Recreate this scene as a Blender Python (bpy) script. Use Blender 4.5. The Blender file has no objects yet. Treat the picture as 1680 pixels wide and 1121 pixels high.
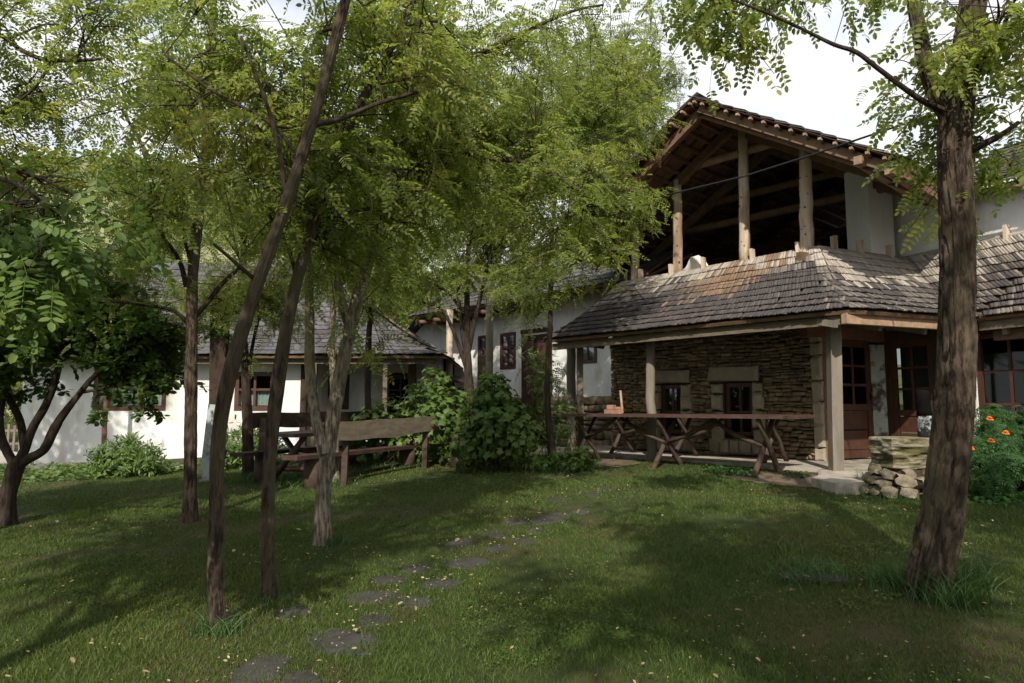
import bpy, math, random
import numpy as np
from mathutils import Vector, Matrix
R = math.radians
rnd = random.Random(7)
RG = np.random.default_rng(11)
scn = bpy.context.scene
col = scn.collection

# ------------------------------------------------------------------ camera, sky, sun, exposure
CAMP = np.array([0.0, 0.0, 1.65]); FPX = 1120.0
PITCH = math.atan(109.5 / FPX); CP, SP = math.cos(PITCH), math.sin(PITCH)
cd = bpy.data.cameras.new('camera'); cam = bpy.data.objects.new('camera', cd); col.objects.link(cam)
cam.location = CAMP; cam.rotation_euler = (math.pi / 2 + PITCH, 0, 0)
cd.sensor_width = 36; cd.lens = 24; cd.clip_start = 0.05; cd.clip_end = 2000
scn.camera = cam

SUN_EL, SUN_AZ = 38.5, 188.0          # azimuth clockwise from +Y: the sun stands behind the camera
world = bpy.data.worlds.new('World'); scn.world = world; world.use_nodes = True
wn = world.node_tree; wn.nodes.clear()
wo = wn.nodes.new('ShaderNodeOutputWorld'); sky = wn.nodes.new('ShaderNodeTexSky')
sky.sky_type = 'NISHITA'; sky.sun_disc = False; sky.sun_elevation = R(SUN_EL); sky.sun_rotation = R(SUN_AZ)
b1 = wn.nodes.new('ShaderNodeBackground'); b1.inputs[1].default_value = 0.13
b2 = wn.nodes.new('ShaderNodeBackground'); b2.inputs[0].default_value = (0.985, 0.99, 1, 1); b2.inputs[1].default_value = 0.72
wn.links.new(sky.outputs[0], b1.inputs[0])
tc = wn.nodes.new('ShaderNodeTexCoord'); mp = wn.nodes.new('ShaderNodeMapping'); mp.inputs['Scale'].default_value = (1.6, 1.6, 3.2)
mp.inputs['Location'].default_value = (0.35, 0.1, 0.2)
nz = wn.nodes.new('ShaderNodeTexNoise'); nz.inputs['Scale'].default_value = 1.9; nz.inputs['Detail'].default_value = 6
rp = wn.nodes.new('ShaderNodeValToRGB'); rp.color_ramp.elements[0].position = 0.27; rp.color_ramp.elements[1].position = 0.46
mx = wn.nodes.new('ShaderNodeMixShader')
wn.links.new(tc.outputs['Generated'], mp.inputs[0]); wn.links.new(mp.outputs[0], nz.inputs['Vector'])
nz2 = wn.nodes.new('ShaderNodeTexNoise'); nz2.inputs['Scale'].default_value = 3.4; nz2.inputs['Detail'].default_value = 7; wn.links.new(mp.outputs[0], nz2.inputs['Vector'])
rp2 = wn.nodes.new('ShaderNodeValToRGB'); rp2.color_ramp.elements[0].position = .36; rp2.color_ramp.elements[1].position = .6; rp2.color_ramp.elements[0].color = (.80, .86, .93, 1); rp2.color_ramp.elements[1].color = (1, 1, 1, 1)
wn.links.new(nz2.outputs[0], rp2.inputs[0]); wn.links.new(rp2.outputs[0], b2.inputs[0])
wn.links.new(nz.outputs[0], rp.inputs[0]); wn.links.new(rp.outputs[0], mx.inputs[0])
wn.links.new(b1.outputs[0], mx.inputs[1]); wn.links.new(b2.outputs[0], mx.inputs[2]); wn.links.new(mx.outputs[0], wo.inputs[0])
sd = bpy.data.lights.new('sun', 'SUN'); sun = bpy.data.objects.new('sun', sd); col.objects.link(sun)
sd.energy = 3.6; sd.angle = R(0.6); sd.color = (1, 0.93, 0.81)
sv = Vector((math.sin(R(SUN_AZ)) * math.cos(R(SUN_EL)), math.cos(R(SUN_AZ)) * math.cos(R(SUN_EL)), math.sin(R(SUN_EL))))
sun.rotation_euler = (-sv).to_track_quat('-Z', 'Y').to_euler(); sun.location = (-4, -6, 12)
vs = scn.view_settings; vs.view_transform = 'Standard'; vs.look = 'None'; vs.gamma = 1; vs.exposure = 0.66; vs.use_curve_mapping = False
scn.cycles.max_bounces = 6; scn.cycles.diffuse_bounces = 3; scn.cycles.transparent_max_bounces = 12

# ------------------------------------------------------------------ measuring helpers (photograph pixel -> place in the world)
def ray(x, y):
    a = (x - 840) / FPX; b = (560.5 - y) / FPX
    return np.array([a, CP - b * SP, SP + b * CP])
def at(x, y, Y):
    r = ray(x, y); return CAMP + r * (Y / r[1])
def zhit(x, y, z):
    r = ray(x, y); return CAMP + r * ((z - CAMP[2]) / r[2])
def sstep(a, b, x):
    t = np.clip((x - a) / (b - a), 0, 1); return t * t * (3 - 2 * t)
def gz(x, y):
    xx = np.clip(x, -18, 14); yy = np.clip(y, -12, 26)
    z = .21 + .041 * xx + .0375 * yy
    z = z + 0.03 * np.sin(x * .9 + 1) * np.cos(y * .7) * sstep(3, 5, np.abs(y))
    z = np.where((x > -1) & (y < 30), np.minimum(z, .755 + .02 * np.tanh((z - .755) * 8) * 0), z)
    hill = 54 * sstep(38, 165, y + 0.2 * np.abs(x)) * (0.58 - .42 * np.tanh((x + 10) / 50)) + 3 * np.sin(x * .07) * sstep(60, 120, y)
    return z + hill
def gh(x, y):
    z = .3
    for _ in range(40):
        P = zhit(x, y, z); z = float(gz(P[0], P[1]))
    return P
def proj(P):
    v = np.asarray(P, float) - CAMP; f = v[..., 1] * CP + v[..., 2] * SP; u = v[..., 2] * CP - v[..., 1] * SP
    f2 = np.where(np.abs(f) < 1e-4, 1e-4, f)
    return 840 + FPX * v[..., 0] / f2, 560.5 - FPX * u / f2, f
def inview(P, m=60):
    x, y, f = proj(P); return (f > .2) & (x > -m) & (x < 1680 + m) & (y > -m) & (y < 1121 + m)

# ------------------------------------------------------------------ mesh helpers
WL = {}                                     # world location of each object made here (parents are never rotated)
def wloc(o): return WL[o.name] if o is not None else np.zeros(3)
def link(o, parent, world):
    col.objects.link(o)
    if parent is not None: o.parent = parent
    o.location = np.asarray(world) - wloc(parent); WL[o.name] = np.asarray(world, float)
    return o
def np_mesh(name, V, loops, sizes, mats=(), midx=None, smooth=False):
    me = bpy.data.meshes.new(name)
    V = np.asarray(V, np.float32); loops = np.asarray(loops, np.int32); sizes = np.asarray(sizes, np.int32)
    me.vertices.add(len(V)); me.vertices.foreach_set('co', V.ravel())
    me.loops.add(len(loops)); me.loops.foreach_set('vertex_index', loops)
    me.polygons.add(len(sizes)); st = np.zeros(len(sizes), np.int32); st[1:] = np.cumsum(sizes)[:-1]
    me.polygons.foreach_set('loop_start', st)
    try: me.polygons.foreach_set('loop_total', sizes)
    except Exception: pass
    if midx is not None: me.polygons.foreach_set('material_index', np.asarray(midx, np.int32))
    if smooth: me.polygons.foreach_set('use_smooth', np.ones(len(sizes), bool))
    me.update(calc_edges=True); me.validate()
    for m in mats: me.materials.append(m)
    return me
def tag(o, label=None, cat=None, group=None, kind=None):
    if label: o['label'] = label
    if cat: o['category'] = cat
    if group: o['group'] = group
    if kind: o['kind'] = kind
    return o
def thing(name, loc, label, cat, group=None):
    o = bpy.data.objects.new(name, None); o.empty_display_size = .2; link(o, None, loc)
    return tag(o, label, cat, group)

class MB:
    def __init__(s): s.V = []; s.F = []; s.n = 0
    def add(s, v, f):
        s.V.append(np.asarray(v, float)); s.F += [tuple(int(i) + s.n for i in q) for q in f]; s.n += len(v); return s
    def hexa(s, P):                       # eight corners: bottom ring 0..3, top ring 4..7
        return s.add(P, [(3, 2, 1, 0), (4, 5, 6, 7), (0, 1, 5, 4), (1, 2, 6, 5), (2, 3, 7, 6), (3, 0, 4, 7)])
    def fbox(s, F, t0, t1, q0, q1, z0, z1):
        p = [F(t0, q0), F(t1, q0), F(t1, q1), F(t0, q1)]
        return s.hexa([(a[0], a[1], z0) for a in p] + [(a[0], a[1], z1) for a in p])
    def beam(s, a, b, w, h, up=(0, 0, 1)):
        a = np.asarray(a, float); b = np.asarray(b, float); d = b - a; d /= np.linalg.norm(d)
        x = np.cross(d, up); x /= max(np.linalg.norm(x), 1e-6); u = np.cross(x, d)
        P = [c + x * i * w / 2 + u * j * h / 2 for c in (a, b) for i, j in ((-1, -1), (1, -1), (1, 1), (-1, 1))]
        return s.hexa(P)
    def tube(s, pts, rad, seg=8, cap=True, wob=0.0, rg=None):
        pts = np.asarray(pts, float); n = len(pts); rad = np.broadcast_to(rad, (n,))
        T = np.gradient(pts, axis=0); T /= np.linalg.norm(T, axis=1)[:, None] + 1e-9
        ref = np.array([0.3, 1, 0.05]) if abs(T[0][2]) > .6 else np.array([0, 0, 1.0])
        X = np.cross(T, ref); X /= np.linalg.norm(X, axis=1)[:, None] + 1e-9; Y = np.cross(T, X)
        a = np.arange(seg) / seg * 2 * math.pi
        rr = rad[:, None] * np.ones(seg)
        if wob: rr = rr * (1 + wob * (rg or RG).standard_normal((n, seg)))
        V = pts[:, None, :] + rr[..., None] * (np.cos(a)[None, :, None] * X[:, None, :] + np.sin(a)[None, :, None] * Y[:, None, :])
        F = [(i * seg + k, i * seg + (k + 1) % seg, (i + 1) * seg + (k + 1) % seg, (i + 1) * seg + k) for i in range(n - 1) for k in range(seg)]
        if cap: F += [tuple(range(seg))[::-1], tuple((n - 1) * seg + k for k in range(seg))]
        return s.add(V.reshape(-1, 3), F)
    def build(s, name, mat, parent=None, smooth=False, label=None, cat=None, group=None, kind=None):
        V = np.concatenate(s.V); c = V.mean(0)
        if parent is None and kind != 'structure': c = np.array([c[0], c[1], V[:, 2].min()])
        me = bpy.data.meshes.new(name); me.from_pydata((V - c).tolist(), [], s.F); me.update()
        if smooth: me.polygons.foreach_set('use_smooth', np.ones(len(me.polygons), bool))
        me.materials.append(mat)
        return tag(link(bpy.data.objects.new(name, me), parent, c), label, cat, group, kind)

def variant(V, F):
    V = np.asarray(V, float); return V, np.concatenate([np.asarray(f) for f in F]), np.array([len(f) for f in F])
def merge(variants, T, vidx):
    """all pieces as one vertex/loop/size set, with the piece index of each face"""
    Vs, Ls, Ss, Ps = [], [], [], []; off = 0
    for k, (V, L, S) in enumerate(variants):
        ids = np.nonzero(vidx == k)[0]
        if len(ids) == 0: continue
        Tm = T[ids]; W = np.einsum('nij,vj->nvi', Tm[:, :3, :3], V) + Tm[:, None, :3, 3]
        Vs.append(W.reshape(-1, 3)); Ls.append((L[None, :] + (np.arange(len(ids)) * len(V))[:, None] + off).ravel())
        Ss.append(np.tile(S, len(ids))); Ps.append(np.repeat(ids, len(S))); off += len(ids) * len(V)
    return np.concatenate(Vs), np.concatenate(Ls), np.concatenate(Ss), np.concatenate(Ps)
def score(P):
    x, y, f = proj(P); ok = (f > .2) & (x > -40) & (x < 1720) & (y > -40) & (y < 1160)
    return np.where(ok, 1 / np.maximum(f, .2), 0)
def pieces(name, variants, T, vidx, mats, midx, parent, limit, stuff, smooth=False, sc=None):
    """the pieces that show largest become objects that share mesh data, the rest one mesh"""
    T = np.asarray(T, float); N = len(T); vidx = np.asarray(vidx); midx = np.asarray(midx)
    if sc is None: sc = score(T[:, :3, 3])
    order = np.argsort(-sc, kind='stable'); ind = order[:limit]; ind = ind[sc[ind] > 0]
    rest = np.setdiff1d(np.arange(N), ind); cache = {}; pw = wloc(parent)
    for i in ind:
        key = (int(vidx[i]), int(midx[i]))
        if key not in cache:
            V, L, S = variants[key[0]]
            cache[key] = np_mesh(name, V, L, S, [mats[key[1]]], None, smooth)
        o = bpy.data.objects.new(name, cache[key]); M = T[i].copy(); M[:3, 3] -= pw
        col.objects.link(o); o.parent = parent; o.matrix_basis = Matrix(M.tolist())
    if len(rest):
        V, L, S, P = merge(variants, T[rest], vidx[rest]); c = V.mean(0)
        o = bpy.data.objects.new(stuff, np_mesh(stuff, V - c, L, S, mats, midx[rest][P], smooth))
        link(o, parent, c); o['kind'] = 'stuff'
def stuff_mesh(name, V, L, S, mats, midx=None, parent=None, smooth=False, label=None, cat=None):
    c = V.mean(0); o = bpy.data.objects.new(name, np_mesh(name, V - c, L, S, mats, midx, smooth))
    link(o, parent, c); o['kind'] = 'stuff'
    return tag(o, label, cat)
def frames(p, x, y, z):
    T = np.zeros((len(p), 4, 4)); T[:, :3, 0] = x; T[:, :3, 1] = y; T[:, :3, 2] = z; T[:, :3, 3] = p; T[:, 3, 3] = 1
    return T
def unit(v): return v / (np.linalg.norm(v, axis=-1, keepdims=True) + 1e-9)

# ------------------------------------------------------------------ materials
def mat(name, c1, c2, scale=4, rough=.85, stretch=(1, 1, 1), bump=.3, bscale=None, island=.25, c3=None, s3=.6, spec=.2, sharp=.15):
    m = bpy.data.materials.new(name); m.use_nodes = True; t = m.node_tree; N = t.nodes; K = t.links
    bs = N['Principled BSDF']; bs.inputs['Roughness'].default_value = rough; bs.inputs['Specular IOR Level'].default_value = spec
    ge = N.new('ShaderNodeNewGeometry'); mpg = N.new('ShaderNodeMapping'); mpg.inputs['Scale'].default_value = stretch
    K.new(ge.outputs['Position'], mpg.inputs[0])
    def noise(sc, det=6):
        n = N.new('ShaderNodeTexNoise'); n.inputs['Scale'].default_value = sc; n.inputs['Detail'].default_value = det
        n.inputs['Roughness'].default_value = .65; K.new(mpg.outputs[0], n.inputs['Vector']); return n.outputs[0]
    def ramp(src, a, b):
        r = N.new('ShaderNodeMapRange'); r.inputs[1].default_value = a; r.inputs[2].default_value = b; K.new(src, r.inputs[0]); return r.outputs[0]
    def mix(f, a, b, mode='MIX'):
        x = N.new('ShaderNodeMix'); x.data_type = 'RGBA'; x.blend_type = mode
        if isinstance(f, float): x.inputs[0].default_value = f
        else: K.new(f, x.inputs[0])
        for s, v in ((6, a), (7, b)):
            if isinstance(v, tuple): x.inputs[s].default_value = (*v, 1)
            else: K.new(v, x.inputs[s])
        return x.outputs[2]
    c = mix(ramp(noise(scale), .5 - sharp, .5 + sharp), c1, c2)
    if c3: c = mix(ramp(noise(s3, 4), .5, .62), c, c3)
    if island:
        ad = N.new('ShaderNodeMath'); ad.operation = 'MULTIPLY_ADD'; K.new(ge.outputs['Random Per Island'], ad.inputs[0])
        ad.inputs[1].default_value = 2 * island; ad.inputs[2].default_value = 1 - island
        oi = N.new('ShaderNodeObjectInfo'); a2 = N.new('ShaderNodeMath'); a2.operation = 'MULTIPLY_ADD'; K.new(oi.outputs['Random'], a2.inputs[0])
        a2.inputs[1].default_value = island; a2.inputs[2].default_value = 1 - island / 2
        pr = N.new('ShaderNodeMath'); pr.operation = 'MULTIPLY'; K.new(ad.outputs[0], pr.inputs[0]); K.new(a2.outputs[0], pr.inputs[1])
        cc = N.new('ShaderNodeCombineColor'); [K.new(pr.outputs[0], cc.inputs[i]) for i in range(3)]
        c = mix(1.0, c, cc.outputs[0], 'MULTIPLY')
    K.new(c, bs.inputs['Base Color'])
    if bump:
        bp = N.new('ShaderNodeBump'); bp.inputs['Strength'].default_value = bump; bp.inputs['Distance'].default_value = .02
        K.new(noise(bscale or scale * 3, 8), bp.inputs['Height']); K.new(bp.outputs[0], bs.inputs['Normal'])
    return m
def leafmat(name, cols, trans=.35, rough=.45, var=.35, big=1.2):
    """cols: (position, colour) stops, picked per leaflet; light passes through the blade"""
    m = bpy.data.materials.new(name); m.use_nodes = True; t = m.node_tree; N = t.nodes; K = t.links; N.clear()
    out = N.new('ShaderNodeOutputMaterial'); ge = N.new('ShaderNodeNewGeometry'); oi = N.new('ShaderNodeObjectInfo')
    n = N.new('ShaderNodeTexNoise'); n.inputs['Scale'].default_value = big; n.inputs['Detail'].default_value = 3; K.new(ge.outputs['Position'], n.inputs['Vector'])
    a = N.new('ShaderNodeMath'); a.operation = 'MULTIPLY_ADD'; K.new(ge.outputs['Random Per Island'], a.inputs[0]); a.inputs[1].default_value = .55
    b = N.new('ShaderNodeMath'); b.operation = 'MULTIPLY_ADD'; K.new(n.outputs[0], b.inputs[0]); b.inputs[1].default_value = .9; b.inputs[2].default_value = -.22
    K.new(b.outputs[0], a.inputs[2])
    r = N.new('ShaderNodeValToRGB'); e = r.color_ramp.elements
    while len(e) < len(cols): e.new(.5)
    for el, (p, c) in zip(e, cols): el.position = p; el.color = (*c, 1)
    K.new(a.outputs[0], r.inputs[0])
    d = N.new('ShaderNodeBsdfPrincipled'); d.inputs['Roughness'].default_value = rough; d.inputs['Specular IOR Level'].default_value = .35
    tr = N.new('ShaderNodeBsdfTranslucent'); K.new(r.outputs[0], d.inputs['Base Color'])
    g = N.new('ShaderNodeMix'); g.data_type = 'RGBA'; g.blend_type = 'MULTIPLY'; g.inputs[0].default_value = 1; K.new(r.outputs[0], g.inputs[6]); g.inputs[7].default_value = (1.28, 1.27, .8, 1)
    K.new(g.outputs[2], tr.inputs[0])
    mxs = N.new('ShaderNodeMixShader'); mxs.inputs[0].default_value = trans; K.new(d.outputs[0], mxs.inputs[1]); K.new(tr.outputs[0], mxs.inputs[2]); K.new(mxs.outputs[0], out.inputs[0])
    return m
def glassmat(name, tint=(.8, .86, .82), refl=.03):
    m = bpy.data.materials.new(name); m.use_nodes = True; t = m.node_tree; N = t.nodes; K = t.links; N.clear()
    out = N.new('ShaderNodeOutputMaterial'); tr = N.new('ShaderNodeBsdfTransparent'); tr.inputs[0].default_value = (*tint, 1)
    gl = N.new('ShaderNodeBsdfGlossy'); gl.inputs['Roughness'].default_value = .03
    fr = N.new('ShaderNodeFresnel'); fr.inputs[0].default_value = 1.38
    ad = N.new('ShaderNodeMath'); ad.operation = 'ADD'; ad.inputs[1].default_value = refl; K.new(fr.outputs[0], ad.inputs[0])
    mxs = N.new('ShaderNodeMixShader'); K.new(ad.outputs[0], mxs.inputs[0]); K.new(tr.outputs[0], mxs.inputs[1]); K.new(gl.outputs[0], mxs.inputs[2]); K.new(mxs.outputs[0], out.inputs[0])
    return m

M = dict(
    plaster=mat('plaster', (.74, .74, .725), (.65, .65, .63), 1.8, .9, stretch=(1, 1, .4), bump=.5, bscale=7, island=0, c3=(.55, .53, .48), s3=1.3),
    stone=mat('stone', (.25, .195, .122), (.145, .11, .066), 7, .95, bump=.7, bscale=24, island=.35, c3=(.13, .11, .07), s3=1.4),
    rubble=mat('field_stone', (.24, .205, .15), (.13, .11, .075), 9, 1, bump=.8, bscale=28, island=.3, c3=(.07, .07, .03), s3=3),
    dressed=mat('dressed_stone', (.34, .305, .22), (.26, .23, .165), 6, .95, bump=.5, bscale=24, island=.12),
    mortar=mat('earth_mortar', (.07, .055, .038), (.04, .03, .02), 9, 1, bump=.4, island=0),
    shingle=mat('shingle_grey', (.086, .077, .076), (.056, .050, .050), 9, .85, bump=.5, bscale=40, island=.12),
    shingle2=mat('shingle_dark', (.085, .075, .072), (.055, .049, .047), 9, .85, bump=.5, bscale=40, island=.16),
    shingle3=mat('shingle_brown', (.128, .104, .09), (.09, .074, .065), 9, .85, bump=.5, bscale=40, island=.25),
    shinglem=mat('shingle_faded', (.20, .175, .15), (.145, .125, .108), 8, .85, bump=.5, bscale=40, island=.12),
    shinglep=mat('shingle_pale', (.40, .355, .305), (.28, .245, .21), 8, .85, bump=.5, bscale=40, island=.2),
    shingleo=mat('shingle_orange', (.23, .155, .105), (.17, .115, .08), 8, .85, bump=.5, bscale=40, island=.2),
    shingleb=mat('shingle_slate', (.118, .116, .122), (.075, .073, .077), 9, .85, bump=.5, bscale=40, island=.2),
    raw=mat('pale_log', (.58, .48, .37), (.42, .33, .24), 6, .8, stretch=(1, 1, .15), bump=.35, bscale=30, island=.05, c3=(.25, .17, .11), s3=3.0),
    timber=mat('timber', (.17, .112, .066), (.105, .068, .04), 6, .85, bump=.35, bscale=30, island=.15),
    redwood=mat('red_timber', (.17, .092, .062), (.11, .06, .04), 7, .8, bump=.3, bscale=30, island=.2),
    batten=mat('batten', (.34, .23, .15), (.22, .14, .09), 7, .85, bump=.3, bscale=30, island=.25),
    grey=mat('grey_timber', (.22, .19, .15), (.14, .12, .095), 6, .9, stretch=(1, 1, .2), bump=.5, bscale=40, island=.15),
    dark=mat('dark_timber', (.055, .036, .025), (.032, .02, .014), 6, .8, bump=.3, bscale=30, island=.15),
    joinery=mat('joinery', (.082, .036, .022), (.052, .023, .015), 8, .5, bump=.15, bscale=30, island=.1, spec=.35),
    tabletop=mat('table_board', (.085, .045, .034), (.045, .025, .02), 7, .5, bump=.3, bscale=40, island=.2, spec=.45),
    leg=mat('table_leg', (.088, .06, .042), (.045, .03, .022), 7, .8, bump=.5, bscale=30, island=.15),
    plank=mat('weathered_plank', (.165, .135, .095), (.105, .084, .058), 5, .9, stretch=(1, 1, 3), bump=.5, bscale=30, island=.05),
    bark=mat('bark', (.105, .076, .054), (.024, .017, .012), 30, .95, stretch=(1, 1, .22), bump=1, bscale=46, island=0, sharp=.08, c3=(.085, .068, .042), s3=2.2),
    barkp=mat('pale_bark', (.30, .25, .19), (.085, .065, .048), 34, .95, stretch=(1, 1, .22), bump=1, bscale=48, island=0, sharp=.09, c3=(.17, .15, .07), s3=1.4),
    barkd=mat('dark_bark', (.062, .045, .033), (.018, .013, .010), 30, .95, stretch=(1, 1, .15), bump=1, bscale=22, island=0),
    scar=mat('bare_wood_scar', (.30, .22, .15), (.2, .14, .09), 8, .9, bump=.4, island=0),
    twig=mat('twig', (.06, .042, .028), (.035, .025, .017), 8, .9, bump=0, island=.1),
    pod=mat('seed_pod', (.085, .05, .025), (.045, .028, .016), 8, .8, bump=0, island=.3),
    concrete=mat('concrete', (.40, .36, .30), (.29, .26, .21), 5, .95, bump=.4, bscale=22, island=0, c3=(.21, .18, .14), s3=1.8),
    soil=mat('soil', (.16, .12, .085), (.10, .075, .05), 6, 1, bump=.6, bscale=30, island=0),
    flag=mat('stepping_stone', (.062, .058, .053), (.036, .033, .03), 6, .75, bump=.5, bscale=30, island=.2),
    gravel=mat('gravel', (.46, .42, .36), (.36, .32, .27), 12, 1, bump=.5, bscale=60, island=0),
    brick=mat('brick', (.36, .20, .14), (.28, .15, .10), 14, .95, bump=.5, bscale=50, island=.15),
    cable=mat('cable', (.018, .018, .02), (.012, .012, .014), 5, .6, bump=0, island=0),
    metal=mat('galvanised', (.42, .43, .44), (.3, .31, .32), 5, .5, bump=.1, island=0, spec=.5),
    tarp=mat('white_sheet', (.75, .74, .71), (.6, .59, .56), 3, .8, bump=.3, island=0),
    white=mat('whitewash', (.42, .46, .44), (.30, .33, .31), 5, .9, bump=.3, bscale=20, island=0, c3=(.07, .065, .05), s3=3.5),
    black=mat('tar_paint', (.008, .0075, .007), (.005, .005, .005), 6, .95, bump=.4, bscale=30, island=0, spec=.03),
    dash=mat('flaked_whitewash', (.016, .015, .014), (.03, .03, .03), 7, .95, bump=.4, bscale=30, island=0, c3=(.30, .33, .34), s3=11, spec=.03),
    moss=mat('mossy_block', (.34, .30, .22), (.10, .085, .055), 7, 1, stretch=(1, 1, 4.5), bump=1, bscale=12, island=.1, c3=(.085, .08, .03), s3=2.2),
    lace=mat('lace', (.62, .64, .66), (.34, .36, .38), 60, .95, bump=0, island=0),
    room=mat('dark_room', (.02, .016, .013), (.013, .011, .009), 3, 1, bump=0, island=0),  # near-black: the darkness of unlit interiors is put into the colour
    orange=mat('orange_petal', (.75, .17, .012), (.55, .09, .008), 30, .7, bump=0, island=.3),
    hill=mat('dry_grass_hill', (.27, .25, .14), (.17, .18, .085), .12, 1, bump=.5, bscale=.6, island=0, c3=(.06, .085, .03), s3=.055),
    straw=mat('fallen_leaf', (.36, .29, .15), (.22, .15, .08), 8, .8, bump=0, island=.4),
    glass=glassmat('window_glass'), glassd=glassmat('porch_glass', (.55, .6, .55), .0),
)
M['leaf'] = leafmat('locust_leaf', [(0, (.092, .148, .040)), (.3, (.158, .218, .054)), (.6, (.238, .285, .072)), (.84, (.33, .335, .09)), (1, (.46, .36, .10))], .58)
M['leafp'] = leafmat('pale_locust_leaf', [(0, (.13, .18, .07)), (.5, (.19, .24, .09)), (1, (.27, .30, .12))], .5)
M['leafd'] = leafmat('fruit_tree_leaf', [(0, (.042, .088, .020)), (.5, (.072, .135, .030)), (.85, (.13, .19, .04)), (1, (.22, .24, .05))], .45, .5)
M['vine'] = leafmat('vine_leaf', [(0, (.046, .090, .018)), (.45, (.078, .138, .026)), (.8, (.14, .20, .042)), (1, (.22, .25, .06))], .35, .5)
M['shrub'] = leafmat('shrub_leaf', [(0, (.06, .12, .03)), (.5, (.11, .18, .045)), (1, (.22, .27, .07))], .35)
M['mari'] = leafmat('marigold_leaf', [(0, (.025, .075, .018)), (.6, (.045, .115, .026)), (1, (.085, .16, .035))], .3)
M['grass'] = leafmat('grass_blade', [(0, (.038, .074, .012)), (.45, (.064, .108, .016)), (.75, (.098, .130, .022)), (1, (.18, .158, .045))], .3, .6, big=.55)
M['tuft'] = leafmat('long_grass_blade', [(0, (.03, .075, .018)), (.6, (.06, .12, .03)), (1, (.11, .16, .06))], .25, .4)

def lawn_material():
    m = mat('lawn_soil', (.040, .058, .014), (.028, .038, .011), 3.5, 1, bump=.6, bscale=60, island=0, c3=(.062, .05, .024), s3=.8)
    return m
M['lawn'] = lawn_material()

# ------------------------------------------------------------------ ground: one sheet out to the hills
def sheet(name, xs, ys, zf, m, kind='structure'):
    X, Y = np.meshgrid(xs, ys); Z = zf(X, Y); nx, ny = len(xs), len(ys)
    i = (np.arange(ny - 1)[:, None] * nx + np.arange(nx - 1)[None, :]).ravel()
    L = np.stack([i, i + 1, i + nx + 1, i + nx], 1).ravel()
    me = np_mesh(name, np.stack([X, Y, Z], -1).reshape(-1, 3), L, np.full(len(i), 4), [m], None, True)
    o = bpy.data.objects.new(name, me); link(o, None, (0, 0, 0)); o['kind'] = kind
    return o
sheet('lawn', np.concatenate([np.linspace(-60, -14, 16), np.linspace(-13, 14, 90), np.linspace(16, 60, 16)]),
      np.concatenate([np.linspace(-25, 2, 20), np.linspace(2.3, 17, 70), np.linspace(18, 40, 12)]), gz, M['lawn'])
sheet('hills', np.linspace(-330, 330, 90), np.linspace(39, 420, 70), lambda x, y: gz(x, y) - .05, M['hill'])

# ------------------------------------------------------------------ the stone house (right): facade frame t = along the front to the left, q = into the building
P0 = zhit(1372, 772, .8)[:2]
def ang(a): a = R(a); return np.array([math.sin(a), math.cos(a)])
dv = ang(-42.8); nv = np.array([dv[1], -dv[0]])
def F(t, q): return P0 + dv * t + nv * q
def F3(t, q, z): p = F(t, q); return np.array([p[0], p[1], z])
def fr(origin, u):
    o = np.asarray(origin, float); u = np.asarray(u, float); v = np.array([-u[1], u[0]])
    return lambda t, q: o + u * t + v * q
ev = ang(63.3); gv = -ang(-26)                   # side of the porch, and the wing that comes towards the camera
C0 = F(-.48, -.5); I0 = C0 + ev * 2.76; G0 = I0 + gv * 5.2
UC = F(.75, 1.6); UV = UC + ev * 2.14; UG = UV + gv * 6.2
W0 = F(.77, 1.56); WC = W0 + ev * 1.62; WG = WC + gv * 6
EL = F(5.1, -.5); UL = F(4.92, 1.6); EL2 = F(5.45, 1.6)
ZS, ZE, ZU = .8, 2.93, 4.30

# porch floor and the dirt path before it
def poly_slab(name, pts, z0, z1, m, kind='structure'):
    b = MB(); n = len(pts); P = [(p[0], p[1], z0) for p in pts] + [(p[0], p[1], z1) for p in pts]
    b.add(P, [tuple(range(n))[::-1], tuple(n + i for i in range(n))] + [(i, (i + 1) % n, n + (i + 1) % n, n + i) for i in range(n)])
    return b.build(name, m, None, kind=kind)
rough = []
for k in range(33):
    t = 6.4 - k * 6.15 / 32; rough.append(F(t, .16 + .035 * math.sin(t * 5) + rnd.uniform(-.02, .02)))
poly_slab('porch_floor', rough + [F(.2, -.12), F(-.25, -.14), F(-.62, .0), F(-.95, 1.0), F(-1.4, 1.75), F(-4.5, 1.0), F(-6, 3.4), F(.2, 3.3), F(6.4, 3.0)], .45, ZS, M['concrete'])
st = [zhit(*p, .76)[:2] for p in ((1330, 786), (1352, 779), (1392, 775), (1440, 776), (1458, 786), (1425, 797), (1370, 795))]
poly_slab('porch_step', st, .5, .775, M['concrete'])
def ground_patch(name, poly_px, m, lift, kind='structure', n=60):
    C = np.array([gh(*p)[:2] for p in poly_px]); cx = C.mean(0); pts = []
    A = np.concatenate([C, C[:1]]); seg = []
    for a, b in zip(A[:-1], A[1:]):
        for k in range(8): seg.append(a + (b - a) * k / 8)
    seg = np.array(seg); seg += RG.normal(0, .03, seg.shape); rings = [seg * r + cx * (1 - r) for r in (1, .75, .5, .25)] + [cx[None]]
    V = np.concatenate(rings); V = np.c_[V, gz(V[:, 0], V[:, 1]) + lift]; k = len(seg); Fc = []
    for r in range(3): Fc += [(r * k + i, r * k + (i + 1) % k, (r + 1) * k + (i + 1) % k, (r + 1) * k + i) for i in range(k)]
    Fc += [(3 * k + i, 3 * k + (i + 1) % k, 4 * k) for i in range(k)]
    me = bpy.data.meshes.new(name); me.from_pydata(V.tolist(), [], Fc); me.materials.append(m)
    o = bpy.data.objects.new(name, me); link(o, None, (0, 0, 0)); o['kind'] = kind; return o
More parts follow.
